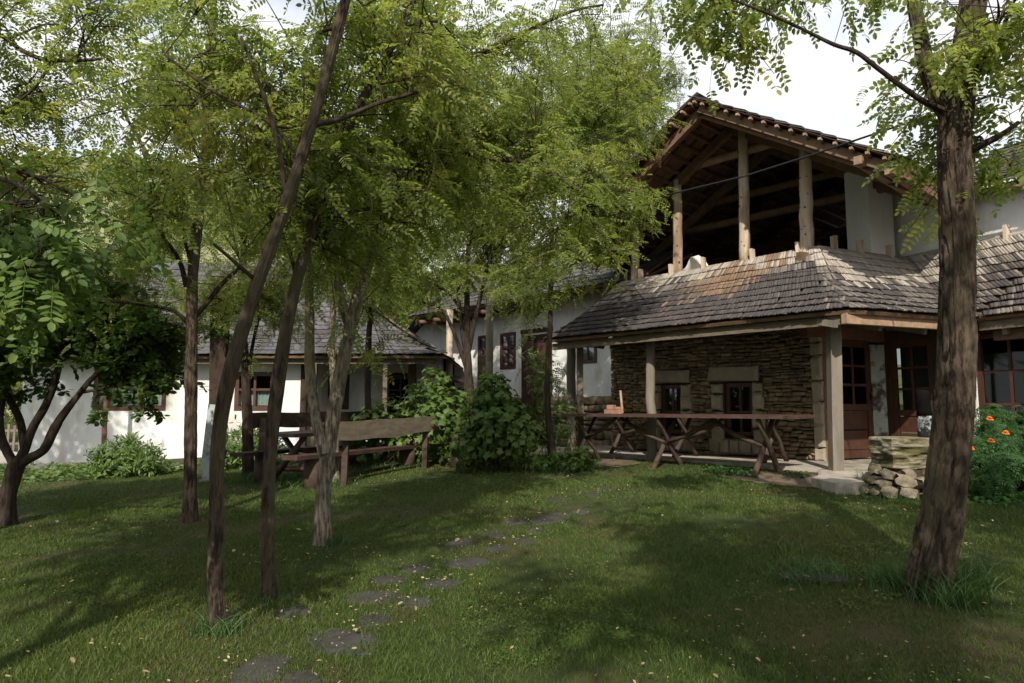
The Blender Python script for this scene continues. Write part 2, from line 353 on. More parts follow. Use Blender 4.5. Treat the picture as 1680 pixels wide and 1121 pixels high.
ground_patch('path', [(1180, 783), (1290, 772), (1370, 781), (1440, 786), (1448, 800), (1400, 807), (1320, 801), (1250, 795)], M['soil'], .012)
ground_patch('path', [(985, 752), (1030, 754), (1050, 762), (1010, 768), (985, 764)], M['soil'], .012)
ground_patch('path', [(-60, 738), (20, 741), (120, 757), (300, 764), (300, 771), (120, 772), (-60, 765)], M['gravel'], .012)

house = thing('stone_house', F3(2.5, 3, ZS), 'stone house on the right with a shingled porch roof and an open timber loft above', 'house')

# --- shingles
def shingle_variants(k=5):
    out = []
    for i in range(k):
        j = lambda a: rnd.uniform(-a, a)
        d_ = j(.05); V = [(-.5 + j(.02), j(.015), .68 + d_), (.5 + j(.02), j(.015), .68 + d_ + j(.06)), (.47 + j(.03), 1, -.1), (-.47 + j(.03), 1, -.1),
             (-.5 + j(.02), j(.015), 1 + d_), (.5 + j(.02), j(.015), 1 + d_ + j(.08)), (.47, 1, .25), (-.47, 1, .25)]
        out.append(variant(V, [(4, 5, 6, 7), (0, 1, 5, 4), (1, 2, 6, 5), (3, 0, 4, 7), (3, 2, 1, 0)]))
    return out
SHV = shingle_variants()
def patch(A, B, Cc, D, sag=.0):
    A, B, Cc, D = [np.asarray(p, float) for p in (A, B, Cc, D)]
    def S(u, v):
        u = np.asarray(u, float)[..., None]; v = np.asarray(v, float)[..., None]
        p = (1 - v) * ((1 - u) * A + u * B) + v * ((1 - u) * D + u * Cc)
        p[..., 2] -= sag * np.sin(np.pi * np.clip(v[..., 0], 0, 1)); return p
    return S
def lay_shingles(S, K, width, th, rng, colour, wave=.01):
    T, vi, mi = [], [], []
    for k in range(K):
        v0 = k / K - (.012 if k == 0 else 0); v1 = min((k + 1.75) / K, 1.03)
        L = np.linalg.norm(S(1, v0) - S(0, v0)); n = max(3, int(L / width)); w = rng.uniform(.6, 1.4, n); w /= w.sum()
        u0 = np.cumsum(w) - w / 2; jv = rng.normal(0, .013, n) / K + wave * (np.sin(u0 * L * 2.1 + k) + .6 * np.sin(u0 * L * 5.3 + 2.2 * k)) * .6
        p = S(u0, v0 + jv); p2 = S(u0, v1 + 0 * u0); y = p2 - p; x = unit(S(u0 + .01, v0 + jv) - S(u0 - .01, v0 + jv)); z = unit(np.cross(x, y))
        p = p + z * (.006 + rng.uniform(0, .004, n)[:, None]); thk = th * rng.uniform(.94, 1.08, n)
        # widths along x, length along y, thickness along z
        fr_ = frames(p, x * (w * L * 1.03)[:, None], y, z * thk[:, None]); T.append(fr_)
        vi.append(rng.integers(0, len(SHV), n)); mi.append(colour(u0, v0 + .5 / K, k, n))
    return np.concatenate(T), np.concatenate(vi), np.concatenate(mi)
def deck(name, S, nu, nv_, th, m, parent):
    u, v = np.meshgrid(np.linspace(0, 1, nu), np.linspace(0, 1, nv_)); P = S(u, v).reshape(-1, 3)
    x = S(u + .01, v) - S(u - .01, v); y = S(u, np.minimum(v + .02, 1)) - S(u, v - .02); N_ = unit(np.cross(x, y)).reshape(-1, 3)
    N_[N_[:, 2] < 0] *= -1; Q = P - N_ * th; n = nu * nv_; Fc = []
    for j in range(nv_ - 1):
        for i in range(nu - 1):
            a = j * nu + i; Fc += [(a, a + 1, a + nu + 1, a + nu), (n + a + nu, n + a + nu + 1, n + a + 1, n + a)]
    ed = [j for j in range(nu)] + [j * nu + nu - 1 for j in range(1, nv_)] + [(nv_ - 1) * nu + j for j in range(nu - 2, -1, -1)] + [j * nu for j in range(nv_ - 2, 0, -1)]
    for a, b in zip(ed, ed[1:] + ed[:1]): Fc.append((b, a, n + a, n + b))
    return MB().add(np.concatenate([P, Q]), Fc).build(name, m, parent)

SK = [M['shingle'], M['shingle2'], M['shingle3'], M['shinglep'], M['shingleo'], M['shinglem']]
def z3(p, z): return (p[0], p[1], z)
C0a, C0b, UCa, UCb = F(-.16, -.5), C0 + ev * .32, F(.86, 1.6), UC + ev * .10
C0m = (C0a + C0b) / 2 * .35 + C0 * .65; UCm = UC * .7 + (UCa + UCb) * .15
S1 = patch(z3(EL, ZE), z3(C0a, ZE), z3(UCa, ZU), z3(UL, ZU - .04), .10)
SH1 = patch(z3(C0a, ZE), z3(C0m, ZE), z3(UCm, ZU), z3(UCa, ZU), .10); SH2 = patch(z3(C0m, ZE), z3(C0b, ZE), z3(UCb, ZU), z3(UCm, ZU), .10)
S2 = patch(z3(C0b, ZE), z3(I0, 2.97), z3(UV, ZU + .02), z3(UCb, ZU), .10)
S3 = patch(z3(I0, 2.97), z3(G0, 2.97), z3(UG, ZU + .04), z3(UV, ZU + .02), .10)
S0 = patch(z3(EL2, ZE), z3(EL, ZE), z3(UL, ZU - .04), z3(F(4.9, 1.75), ZU - .04), .06)
rg = np.random.default_rng(3)
def weather(kind):
    def f(u, v, k, n):
        r = rg.random(n); m = np.where(r < .76, 0, np.where(r < .90, 1, 2))
        nb = .04 * np.sin(u * 23 + k) + .02 * np.sin(u * 61 + 2 * k) + rg.normal(0, .015, n); x = rg.random(n)
        if kind == 1:
            pale = v + nb > .82; po = np.clip(1 - np.abs(u - (.64 + .22 * (v - .7))) / (.10 + .16 * v), 0, 1) * np.clip((v - .36 + nb) * 4, 0, 1)
            m = np.where(x < po * 1.25, 4, m); m = np.where(pale, np.where((u > .52) & (u < .9) & (x < .55), 4, 3), m)
            m = np.where((m < 3) & (v + nb > .72) & (x > .35), 5, m); m = np.where((m < 3) & (x < po * 1.25 + .25) & (po > 0), 2, m)
        if kind in (2, 4):
            edge = (.56 - .08 * np.cos(u * 3.2)) if kind == 2 else .66; pr = np.clip((v + nb - edge + .08) * 6, 0, 1); m = np.where(x < pr, 3, np.where(x < pr + .3, 5, m))
        if kind == 3:
            edge = .62 + .22 * np.clip((u - .12) * 5, 0, 1); pr = np.clip((v + nb - edge + .08) * 6, 0, 1); m = np.where(x < pr * .85, 3, np.where(x < pr + .25, 5, m))
            m = np.where((m < 3) & (rg.random(n) < .35), 2, m)
        return m
    return f
roof = deck('porch_roof', S1, 24, 8, .05, M['timber'], house)
deck('roof_deck', SH1, 3, 8, .05, M['timber'], house); deck('roof_deck', SH2, 3, 8, .05, M['timber'], house); d2 = deck('roof_deck', S2, 14, 8, .05, M['timber'], house); d3 = deck('roof_deck', S3, 16, 8, .05, M['timber'], house); deck('roof_deck', S0, 6, 6, .05, M['timber'], house)
sets = [lay_shingles(S1, 10, .05, .062, rg, weather(1)), lay_shingles(SH1, 10, .05, .062, rg, weather(4)), lay_shingles(SH2, 10, .05, .062, rg, weather(4)), lay_shingles(S2, 10, .05, .062, rg, weather(2)), lay_shingles(S3, 10, .05, .062, rg, weather(3)), lay_shingles(S0, 11, .1, .03, rg, weather(0))]
pieces('shingle', SHV, np.concatenate([s[0] for s in sets]), np.concatenate([s[1] for s in sets]), SK, np.concatenate([s[2] for s in sets]), roof, 300, 'shingles')

# --- fascia beams and rafter tails
b = MB(); b.beam(F3(5.0, -.36, 2.81), F3(-.36, -.36, 2.82), .07, .12); b.build('fascia_beam', M['plank'], house)
def p3(p, z): return np.array([p[0], p[1], z])
ein = np.array([-ev[1], ev[0]]); gin = np.array([-gv[1], gv[0]])
b = MB(); b.beam(p3(C0 + ein * .12 + ev * .02, 2.83), p3(I0 + ein * .12 - ev * .05, 2.87), .08, .14); b.build('fascia_beam', M['batten'], house)
b = MB(); b.beam(p3(I0 + gin * .12, 2.87), p3(G0 + gin * .12, 2.87), .08, .14); b.build('fascia_beam', M['plank'], house)
b = MB(); b.beam(p3(I0 + gin * .3 + gv * .1, 2.72), p3(G0 + gin * .3, 2.72), .12, .14); b.build('porch_beam', M['timber'], house)
for s in (.0, .9, 1.9): MB().beam(p3(C0 + ev * (s + .0) + ein * .22, 2.76), p3(C0 + ev * (s + .0) + ein * 1.6, 3.1), .07, .09).build('rafter_tail', M['grey'], house)
for s in (.3, 1.2, 2.1): MB().beam(p3(I0 + gv * s + gin * .16, 2.76), p3(I0 + gv * s + gin * 1.5, 3.15), .07, .09).build('rafter_tail', M['grey'], house)

# --- porch posts
def log_pts(a, c, n=9, w=.006):
    a = np.asarray(a, float); c = np.asarray(c, float); s = np.linspace(0, 1, n)[:, None]
    P = a + (c - a) * s; P[1:-1, :2] += RG.normal(0, w, (n - 2, 2)); return P
def log(a, c, r, name, m, parent, taper=.9, seg=12, wob=.02, **k):
    return MB().tube(log_pts(a, c), np.linspace(r, r * taper, 9), seg, True, wob).build(name, m, parent, True, **k)
b = MB(); b.beam(F3(.0, 0, ZS), F3(-.045, 0.02, 2.86), .15, .15, (0, 1, 0)); o = b.build('post', M['grey'], house, label='square grey corner post with a long crack')
b = MB(); b.beam(F3(.005, -.077, ZS + .02), F3(-.035, -.058, 2.3), .011, .012, (0, 1, 0)); b.build('crack', M['dark'], o)
log(F3(3.06, .0, ZS - .05), F3(3.04, 0, 2.85), .085, 'post', M['grey'], house)
b = MB(); b.beam(F3(4.66, 0, .55), F3(4.66, 0, 2.80), .11, .11, (0, 1, 0)); b.build('post', M['plank'], house, label='slim squared yellowish post at the left end of the porch')
log(F3(5.35, .5, .5), F3(5.3, .45, 3.0), .10, 'post', M['grey'], house)
pp = I0 + gv * .78 + gin * .3; log(p3(pp, .5), p3(pp, 2.68), .125, 'post', M['raw'], house, 1.0)
pp = I0 + gv * 3.2 + gin * .3; log(p3(pp, .5), p3(pp, 2.68), .125, 'post', M['raw'], house, 1.0)

# --- dry stone wall
def stone_variants(k=12):
    out = []
    for i in range(k):
        j = lambda a: rnd.uniform(-a, a)
        ring = lambda s, y, a: [(-.5 * s + j(a), y + j(.05), -.5 * s + j(a * 1.4)), (j(.1), y + j(.05), -.5 * s + j(a)), (.5 * s + j(a), y + j(.05), -.5 * s + j(a * 1.4)), (.5 * s + j(a), y + j(.05), .5 * s + j(a * 1.4)), (j(.1), y + j(.05), .5 * s + j(a)), (-.5 * s + j(a), y + j(.05), .5 * s + j(a * 1.4))]
        V = ring(1.0, .5, .05) + ring(1.02, -.2, .07) + ring(.78, -.5, .06)
        Fc = [(a, (a + 1) % 6, 6 + (a + 1) % 6, 6 + a) for a in range(6)] + [(6 + a, 6 + (a + 1) % 6, 12 + (a + 1) % 6, 12 + a) for a in range(6)] + [(12, 13, 16, 17), (13, 14, 15, 16)]
        out.append(variant(V, Fc))
    return out
STV = stone_variants()
def lay_stones(Fx, t0, t1, z0, z1, q, hmin, hmax, lmin, lmax, depth, holes=(), rng=None, ztop=None):
    T = []; o = np.array(Fx(0, 0)); ux = np.array([*(np.array(Fx(1, 0)) - o), 0]); uy = np.array([*(np.array(Fx(0, 1)) - o), 0])
    # irregular courses, each with its own run of slabs
    z = z0
    while z < z1:
        h = rng.uniform(hmin, hmax); t = t0 - rng.uniform(0, lmax * .4)
        while t < t1:
            l = rng.uniform(lmin, lmax) * (1 if h < (hmin + hmax) / 2 else .85); c = t + l / 2; zc = z + h / 2 + rng.normal(0, .008) + .018 * math.sin(c * 3.1 + z * 2)
            a, e_ = max(t, t0), min(t + l, t1)
            for (h0, h1, y0, y1) in holes:
                if y0 - h * .3 < zc < y1 + h * .3 and a < h1 and e_ > h0:
                    if a < h0 - .04 and e_ <= h1 + .2: e_ = h0
                    elif e_ > h1 + .04 and a >= h0 - .05: a = h1
                    else: a = e_
            if e_ - a > .05:
                p = Fx((a + e_) / 2, q + rng.normal(0, .012)); rot = rng.normal(0, .05)
                X = ux * math.cos(rot) + np.array([0, 0, 1]) * math.sin(rot); Z = np.cross(X, uy); Z = Z if Z[2] > 0 else -Z
                T.append(frames(np.array([[p[0], p[1], zc]]), X * (e_ - a) * .97, uy * depth * rng.uniform(.8, 1.2), Z * h * rng.uniform(.82, 1.0))[0])
            t += l
        z += h
    return np.array(T)
sw = np.random.default_rng(5)
HW = [(3.26, 4.10, 2.12, 2.40), (3.24, 4.16, .98, 2.14), (1.86, 2.86, 2.12, 2.40), (1.80, 2.80, .98, 2.14)]
T = lay_stones(F, .93, 5.15, ZS + .02, 3.25, 1.56, .032, .088, .07, .28, .11, HW, sw)
b = MB()
for (a, c, z0, z1) in ((.8, 2.0, ZS, 4.22), (2.58, 3.45, ZS, 4.22), (3.97, 5.12, ZS, 4.22), (2.0, 2.58, 2.12, 4.22), (3.45, 3.97, 2.12, 4.22), (2.0, 2.58, ZS, 1.14), (3.45, 3.97, ZS, 1.14)): b.fbox(F, a, c, 1.58, 1.95, z0, z1)
stw = b.build('stone_wall', M['mortar'], house)
pieces('stone', STV, T, sw.integers(0, len(STV), len(T)), [M['stone']], np.zeros(len(T), int), stw, 300, 'stones', False)
for t, z, w, h in [(3.66, 2.26, .80, .25), (2.36, 2.265, .97, .27)]:
    V, L, S_ = STV[3]; k = frames(np.array([F3(t, 1.53, z)]), np.array([*dv, 0]) * w, np.array([*nv, 0]) * .16, np.array([0, 0, 1]) * h)
    v_, l_, s_, _ = merge([STV[3]], k, np.array([0])); MB().add(v_, np.split(l_, np.cumsum(s_)[:-1])).build('lintel', M['dressed'], stw)
jt = []
for t in (3.34, 4.07, 1.89, 2.70):
    z = 1.0
    while z < 2.08:
        h = rnd.choice((.24, .3, .34)); h = min(h, 2.1 - z)
        if h > .08: jt.append((t, z + h / 2, rnd.uniform(.19, .24), h * .93))
        z += h + .012
for t0, t1 in ((2.0, 2.85), (3.4, 4.1)):
    t = t0 - .18
    while t < t1: w = rnd.uniform(.16, .24); jt.append((t + w / 2, 1.0 - .02, w * .96, .26)); t += w
z = ZS
while z < 3.0: h = rnd.uniform(.2, .42); jt.append((.86, z + h / 2, .17, h * .95)); z += h
for t, z, w, h in jt:
    kk = rnd.randrange(len(STV)); k = frames(np.array([F3(t, 1.545, z)]), np.array([*dv, 0]) * w, np.array([*nv, 0]) * .13, np.array([0, 0, 1]) * h)
    v_, l_, s_, _ = merge([STV[kk]], k, np.array([0])); MB().add(v_, np.split(l_, np.cumsum(s_)[:-1])).build('dressed_block', M['dressed'], stw)

# --- windows and doors
def window(Fx, t0, t1, z0, z1, q, parent, cols=2, rows=((0, .5), (.5, 1)), curtain=None, fw=.06, name='window', m=None, gm=None, depth=.08):
    m = m or M['joinery']; gm = gm or M['glass']
    b = MB(); b.fbox(Fx, t0, t0 + fw, q, q + depth, z0, z1); b.fbox(Fx, t1 - fw, t1, q, q + depth, z0, z1)
    b.fbox(Fx, t0 + fw, t1 - fw, q, q + depth, z0, z0 + fw); b.fbox(Fx, t0 + fw, t1 - fw, q, q + depth, z1 - fw, z1)
    w = b.build(name, m, parent)
    a0, a1, y0, y1 = t0 + fw, t1 - fw, z0 + fw, z1 - fw; bw = fw * .55
    g = MB()
    for i in range(1, cols): c = a0 + (a1 - a0) * i / cols; g.fbox(Fx, c - bw / 2, c + bw / 2, q + .012, q + depth - .02, y0, y1)
    for (r0, r1) in rows[1:]:
        zc = y0 + (y1 - y0) * r0
        for i in range(cols):
            x0 = a0 + (a1 - a0) * i / cols + (bw / 2 if i else 0); x1 = a0 + (a1 - a0) * (i + 1) / cols - (bw / 2 if i < cols - 1 else 0)
            g.fbox(Fx, x0, x1, q + .014, q + depth - .022, zc - bw / 2, zc + bw / 2)
    if g.n: g.build('glazing_bar', m, w)
    for i in range(cols):
        for (r0, r1) in rows:
            x0 = a0 + (a1 - a0) * i / cols; x1 = a0 + (a1 - a0) * (i + 1) / cols
            MB().fbox(Fx, x0 + bw / 2, x1 - bw / 2, q + .03, q + .036, y0 + (y1 - y0) * r0 + bw / 2 * (r0 > 0), y0 + (y1 - y0) * r1 - bw / 2 * (r1 < 1)).build('pane', gm, w)
    if curtain:
        n = 28; V = []; Fc = []
        for i in range(n + 1):
            t = a0 + (a1 - a0) * i / n; qq = q + depth + .03 + .012 * math.sin(i * 1.9); p = Fx(t, qq)
            V += [(p[0], p[1], y0 + .01 + .012 * (i % 2)), (p[0], p[1], y0 + (y1 - y0) * curtain)]
        Fc = [(2 * i, 2 * i + 2, 2 * i + 3, 2 * i + 1) for i in range(n)]
        MB().add(V, Fc).build('curtain', M['lace'], w)
    return w
for t0, t1, z1 in ((3.47, 3.95, 2.10), (2.02, 2.56, 2.10)):
    window(F, t0, t1, 1.16, z1, 1.62, house, 2, ((0, .44), (.44, 1)), None, .07)
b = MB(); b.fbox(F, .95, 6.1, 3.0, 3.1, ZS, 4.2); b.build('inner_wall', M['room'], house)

FE = fr(W0, ev); FG = fr(WC, gv)
# note: in these frames q grows into the building
b = MB(); b.fbox(FE, 0, .14, 0, .14, ZS, 2.8); b.build('door_jamb', M['redwood'], house)
b = MB(); b.fbox(FE, -.35, 1.62, -.02, .12, 2.80, 3.0); b.fbox(FE, -.3, 1.6, .0, .1, 3.005, 3.25); b.build('header_beam', M['redwood'], house)
b = MB(); b.fbox(FE, -.4, 1.7, .0, .1, 3.26, 4.2); b.build('wall', M['timber'], house)
def door(Fx, t0, t1, z0, z1, q, parent, glaz0, cols=2, nrow=3, m=None, name='door'):
    m = m or M['joinery']; d = .05; st_ = .10
    b = MB(); b.fbox(Fx, t0, t0 + st_, q, q + d, z0, z1); b.fbox(Fx, t1 - st_, t1, q, q + d, z0, z1)
    b.fbox(Fx, t0 + st_, t1 - st_, q, q + d, z1 - .11, z1); b.fbox(Fx, t0 + st_, t1 - st_, q, q + d, glaz0 - .1, glaz0); b.fbox(Fx, t0 + st_, t1 - st_, q, q + d, z0, z0 + .13)
    o = b.build(name, m, parent); a0, a1 = t0 + st_, t1 - st_
    g = MB(); c = (a0 + a1) / 2; g.fbox(Fx, c - .022, c + .022, q + .004, q + d - .004, glaz0, z1 - .11)
    for k in range(1, nrow):
        zc = glaz0 + (z1 - .11 - glaz0) * k / nrow
        g.fbox(Fx, a0, c - .022, q + .006, q + d - .006, zc - .02, zc + .02); g.fbox(Fx, c + .022, a1, q + .006, q + d - .006, zc - .02, zc + .02)
    g.build('glazing_bar', m, o)
    for k in range(nrow):
        y0 = glaz0 + (z1 - .11 - glaz0) * k / nrow; y1 = glaz0 + (z1 - .11 - glaz0) * (k + 1) / nrow
        for x0, x1 in ((a0, c - .022), (c + .022, a1)): MB().fbox(Fx, x0, x1, q + .02, q + .026, y0 + .02 * (k > 0), y1 - .02 * (k < nrow - 1)).build('pane', M['glassd'], o)
    hgt = (glaz0 - .1 - z0 - .13) / 2
    for k in range(2): MB().fbox(Fx, a0 + .015, a1 - .015, q + .012, q + .04, z0 + .14 + k * hgt, z0 + .12 + (k + 1) * hgt).build('panel', m, o)
    hp = Fx(t1 - .06, q - .03); MB().tube([[hp[0], hp[1], z0 + .95], [hp[0], hp[1], z0 + 1.08]], .009, 6).build('handle', M['black'], o)
    return o
door(FE, .30, 1.16, ZS + .03, 2.79, .0, house, 1.72)
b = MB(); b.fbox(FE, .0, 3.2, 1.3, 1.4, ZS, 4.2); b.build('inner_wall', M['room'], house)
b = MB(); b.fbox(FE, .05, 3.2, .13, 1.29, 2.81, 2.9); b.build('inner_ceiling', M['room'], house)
pA = FE(1.34, .12); pB = FE(1.60, .02); b = MB(); b.beam(p3(pA, 1.8), p3(pB, 1.8), .03, 1.9); b.build('reveal_board', M['white'], house)
door(FG, .06, .82, ZS + .03, 2.79, .0, house, 1.62)
b = MB(); b.fbox(FG, -.06, .06, -.04, .1, ZS, 2.8); b.fbox(FG, .82, .94, -.04, .1, ZS, 2.8); b.build('door_jamb', M['dark'], house)
b = MB(); b.fbox(FG, -.06, 5.8, -.06, .1, 2.80, 2.98); b.build('header_beam', M['dark'], house)
b = MB(); b.fbox(FG, .94, 1.46, .0, .2, ZS, 2.8); b.fbox(FG, 1.46, 5.8, .0, .2, ZS, 1.14); b.fbox(FG, 3.2, 5.8, .0, .2, 1.14, 2.8); b.fbox(FG, -.1, 5.8, .02, .2, 2.98, 3.45); b.build('wall', M['plaster'], house)
window(FG, 1.47, 3.19, 1.15, 2.78, .02, house, 4, ((0, .33), (.33, .66), (.66, 1)), None, .07, gm=M['glassd'])
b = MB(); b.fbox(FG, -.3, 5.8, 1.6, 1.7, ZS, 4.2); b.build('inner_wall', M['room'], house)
b = MB(); b.fbox(FG, .05, .83, .3, .34, 1.5, 2.7); b.build('curtain', M['lace'], house)

# --- loft: floor, pegs, posts
RT, RZ, RS = 2.31, 7.04, .615                     # ridge position along the front, its height, slope of the roof
def rz(t): return RZ - RS * abs(t - RT)
_fl = [F(.85, 1.75), UC + ein * .1 + ev * .2, UV + ein * .1 - ev * .1, UV + ein * 4.5, F(5.0, 8.7), F(5.0, 1.75)]; b = MB(); k = len(_fl)
b.add([p3(p, 4.05) for p in _fl] + [p3(p, ZU - .06) for p in _fl], [tuple(range(k)), tuple(range(k, 2 * k))] + [(i, (i + 1) % k, k + (i + 1) % k, k + i) for i in range(k)]); b.build('loft_floor', M['dark'], house)
for t, r in ((4.58, .085), (3.54, .095), (2.11, .10), (.98, .115)):
    o = log(F3(t + .02, 1.68, ZU - .12), F3(t - .03, 1.66, rz(t) - .12), r, 'loft_post', M['raw'], house, .86, 14, .02)
    k = MB()
    for _ in range(9):
        a = rnd.uniform(-.9, .9); z = rnd.uniform(4.5, rz(t) - .4); rr = r * (1 - .14 * (z - 4.3) / 2.4)
        c = F3(t, 1.67, z) + np.array([*(-nv * math.cos(a) + dv * math.sin(a)), 0]) * rr; n_ = unit(c - F3(t, 1.67, z))
        k.tube([c - n_ * .02, c + n_ * .004], rnd.uniform(.010, .02), 7)
    k.build('knots', M['redwood'], o, kind='stuff')
for t, q in ((4.35, 1.55), (2.92, 1.58), (1.93, 1.58), (1.10, 1.58), (3.62, 1.55)):
    h = rnd.uniform(.15, .2); MB().beam(F3(t, q, ZU - .1), F3(t + .01, q, ZU + h), .11, .05, (*dv, 0)).build('peg', M['raw'], house)
for s in (.33, .98, 1.78):
    c = UC + ev * s - ein * .02; MB().beam(p3(c, ZU - .1), p3(c, ZU + .24), .11, .05, (*ev, 0)).build('peg', M['raw'], house)
c = UV + gv * 1.75 - gin * .03; MB().beam(p3(c, ZU - .1), p3(c, ZU + .22), .10, .05, (*gv, 0)).build('peg', M['raw'], house)
# mortar bead along the top of the porch roof
b = MB(); b.tube([F3(4.9, 1.66, ZU - .05), F3(3.6, 1.67, ZU - .02), F3(2.2, 1.67, ZU), F3(.75, 1.68, ZU + .01)], .045, 7, True, .15); b.tube([p3(UC + ein * .02, ZU + .01), p3(UC + ev * 1.1 + ein * .05, ZU), p3(UV + ein * .05, ZU + .02), p3(UV + gv * 1.5 + gin * .0, ZU + .03), p3(UG, ZU + .04)], .045, 7, True, .15)
b.build('mortar_bead', M['shinglep'], house, True)

# --- loft walls on the right
FU = fr(UC, ev); b = MB()
b.fbox(FU, 1.36, 2.02, .04, .5, ZU - .15, 5.95); b.build('pillar', M['plaster'], house)
FV = fr(UV, gv); b = MB(); b.fbox(FV, -.6, 1.2, .04, .4, ZU - .1, 5.55); b.fbox(FV, 1.2, 6.2, .04, .4, ZU - .1, 5.22); b.build('wall', M['plaster'], house)
b = MB(); b.fbox(F, 5.35, 5.45, 2.2, 8.9, 4.0, 5.1); b.fbox(F, -.9, 5.45, 8.8, 8.9, 4.0, 5.2); b.fbox(F, -.2, 4.8, 8.8, 8.9, 5.2, 5.9); b.fbox(F, .9, 3.7, 8.8, 8.9, 5.9, 6.4); b.fbox(F, -.55, -.45, 3.9, 8.9, 4.0, 5.1)
b.build('loft_wall', M['room'], house, kind='stuff')  # near-black walls, the deep shade of the loft is in their colour

# --- loft roof
QF, QB = .35, 9.2
lo = MB(); LT, RTt = 5.75, -.95
SL = patch(F3(LT, QB, rz(LT)), F3(LT, QF, rz(LT)), F3(RT, QF, RZ), F3(RT, QB, RZ), .0)
SR = patch(F3(RTt, QF, rz(RTt)), F3(RTt, QB, rz(RTt)), F3(RT, QB, RZ), F3(RT, QF, RZ), .0)
lroof = deck('loft_roof', SL, 3, 3, .012, M['dark'], house); deck('roof_deck', SR, 3, 3, .012, M['dark'], house)
def wth(u, v, k, n): r = rg.random(n); return np.where(r < .5, 0, np.where(r < .72, 2, np.where(r < .9, 1, 3)))
sA = lay_shingles(SL, 14, .13, .045, rg, wth); sB = lay_shingles(SR, 14, .13, .045, rg, wth)
pieces('shingle', SHV, np.concatenate([sA[0], sB[0]]), np.concatenate([sA[1], sB[1]]), SK, np.concatenate([sA[2], sB[2]]), lroof, 0, 'shingles')
# underside boards: short split boards hanging below the battens
T, mi = [], []
for side, tE in ((1, LT), (-1, RTt)):
    nb = 15
    for k in range(nb):
        f0, f1 = k / nb, (k + 1.35) / nb
        q = QF + .03
        while q < QB - .1:
            w = rnd.uniform(.07, .13); a = F3(tE + (RT - tE) * f0, q + w / 2, 0); c = F3(tE + (RT - tE) * f1, q + w / 2, 0)
            a[2] = rz(tE + (RT - tE) * f0) - .030 - rnd.uniform(0, .008); c[2] = rz(tE + (RT - tE) * f1) - .018
            y = c - a; x = np.array([*nv, 0.0]); z = unit(np.cross(x, y)); z = z if z[2] > 0 else -z
            T.append(frames(a[None], x * w * .93, y, z * .014)[0]); mi.append(rnd.choice((0, 0, 1, 1, 2))); q += w
T = np.array(T); UM = [M['timber'], M['redwood'], M['dark']]
pieces('roof_board', SHV, T, RG.integers(0, 5, len(T)), UM, np.array(mi), lroof, 300, 'roof_boards', sc=score(T[:, :3, 3]) * (np.arange(len(T)) < len(T) * .55))
# battens run with the ridge, their ends show along the verge
for tE in (LT, RTt):
    n = 15
    for k in range(n + 1):
        t = tE + (RT - tE) * (k + .1) / n if k < n else RT - .05 * np.sign(tE - RT) * -1
        zc = rz(t) - .075; o = MB().beam(F3(t, QF + .06, zc), F3(t, QB, zc), .05, .055).build('batten', M['redwood'], house); MB().beam(F3(t, QF - .02 - rnd.uniform(0, .025), zc + .012), F3(t, QF + .06, zc + .012), .042, .036).build('batten_end', M['batten'], o)  # end paler than its batten: sunlight on the verge put into the colour
# rafters with logs across at each truss
for i, q in enumerate((.62, 1.66, 3.1, 4.6, 6.2)):
    for tE in (LT - .1, RTt + .12):
        MB().beam(F3(RT, q, RZ - .19), F3(tE, q, rz(tE) - .19), .11, .17).build('rafter', M['redwood'] if i == 0 else M['timber'] if i < 3 else M['dark'], house)  # inner rafters in darker wood, the loft's shade put into the colour
for q, z, r in ((1.66, 6.38, .075), (3.1, 6.05, .08), (3.1, 5.55, .08), (4.6, 6.0, .085), (4.6, 5.3, .09), (6.2, 5.7, .08)):
    w = (RZ - z) / RS - .1; log(F3(RT + min(w, 3.2), q + .1, z + rnd.uniform(-.03, .03)), F3(RT - min(w, 3.1), q + .1, z), r, 'tie_log', (M['timber'] if q < 4 else M['dark']) if q > 2 else M['batten'], house, .9, 10)  # logs darken with depth: shade inside the loft given as colour
b = MB(); b.beam(F3(RT - .05, .50, RZ - .16), F3(RTt, .50, rz(RTt) - .16), .06, .14); b.build('verge_board', M['timber'], house)
b = MB(); b.beam(F3(RTt + .06, .40, rz(RTt) - .16), F3(RTt + .06, QB, rz(RTt) - .16), .07, .14); b.build('eave_board', M['redwood'], house)
for t in (-.35, -.75): MB().beam(F3(t, .36, rz(t) - .21), F3(t, 2.6, rz(t) - .21), .11, .12).build('bracket', M['batten'], house)
b = MB(); b.beam(F3(4.9, 1.85, 4.25), F3(4.2, 3.2, 5.0), .14, .06); b.build('leaning_board', M['timber'], house)
# right wing roof
rA = UV + gv * .9 - gin * .42; rB = UV + gv * 6.2 - gin * .42; rD = UV + gv * .9 + gin * 1.5; rC = UV + gv * 6.2 + gin * 1.5
SW = patch(p3(rA, 5.16), p3(rB, 5.16), p3(rC, 6.25), p3(rD, 6.25), .05); wroof = deck('wing_roof', SW, 8, 6, .05, M['redwood'], house)
rE = UV + gv * 6.2 + gin * 3.6; rF = UV + gv * .9 + gin * 3.6
SW2 = patch(p3(rE, 5.16), p3(rF, 5.16), p3(rD, 6.25), p3(rC, 6.25), .05); deck('roof_deck', SW2, 8, 6, .05, M['redwood'], house)
s = lay_shingles(SW, 10, .10, .05, rg, lambda u, v, k, n: np.where(rg.random(n) < .6, 0, 2)); s2 = lay_shingles(SW2, 8, .2, .02, rg, lambda u, v, k, n: np.zeros(n, int))
pieces('shingle', SHV, np.concatenate([s[0], s2[0]]), np.concatenate([s[1], s2[1]]), SK, np.concatenate([s[2], s2[2]]), wroof, 200, 'shingles')
b = MB(); b.beam(p3(UV + gv * .9 - gin * .2, 5.08), p3(UV + gv * 6 - gin * .2, 5.08), .06, .1); b.build('fascia_beam', M['redwood'], house)
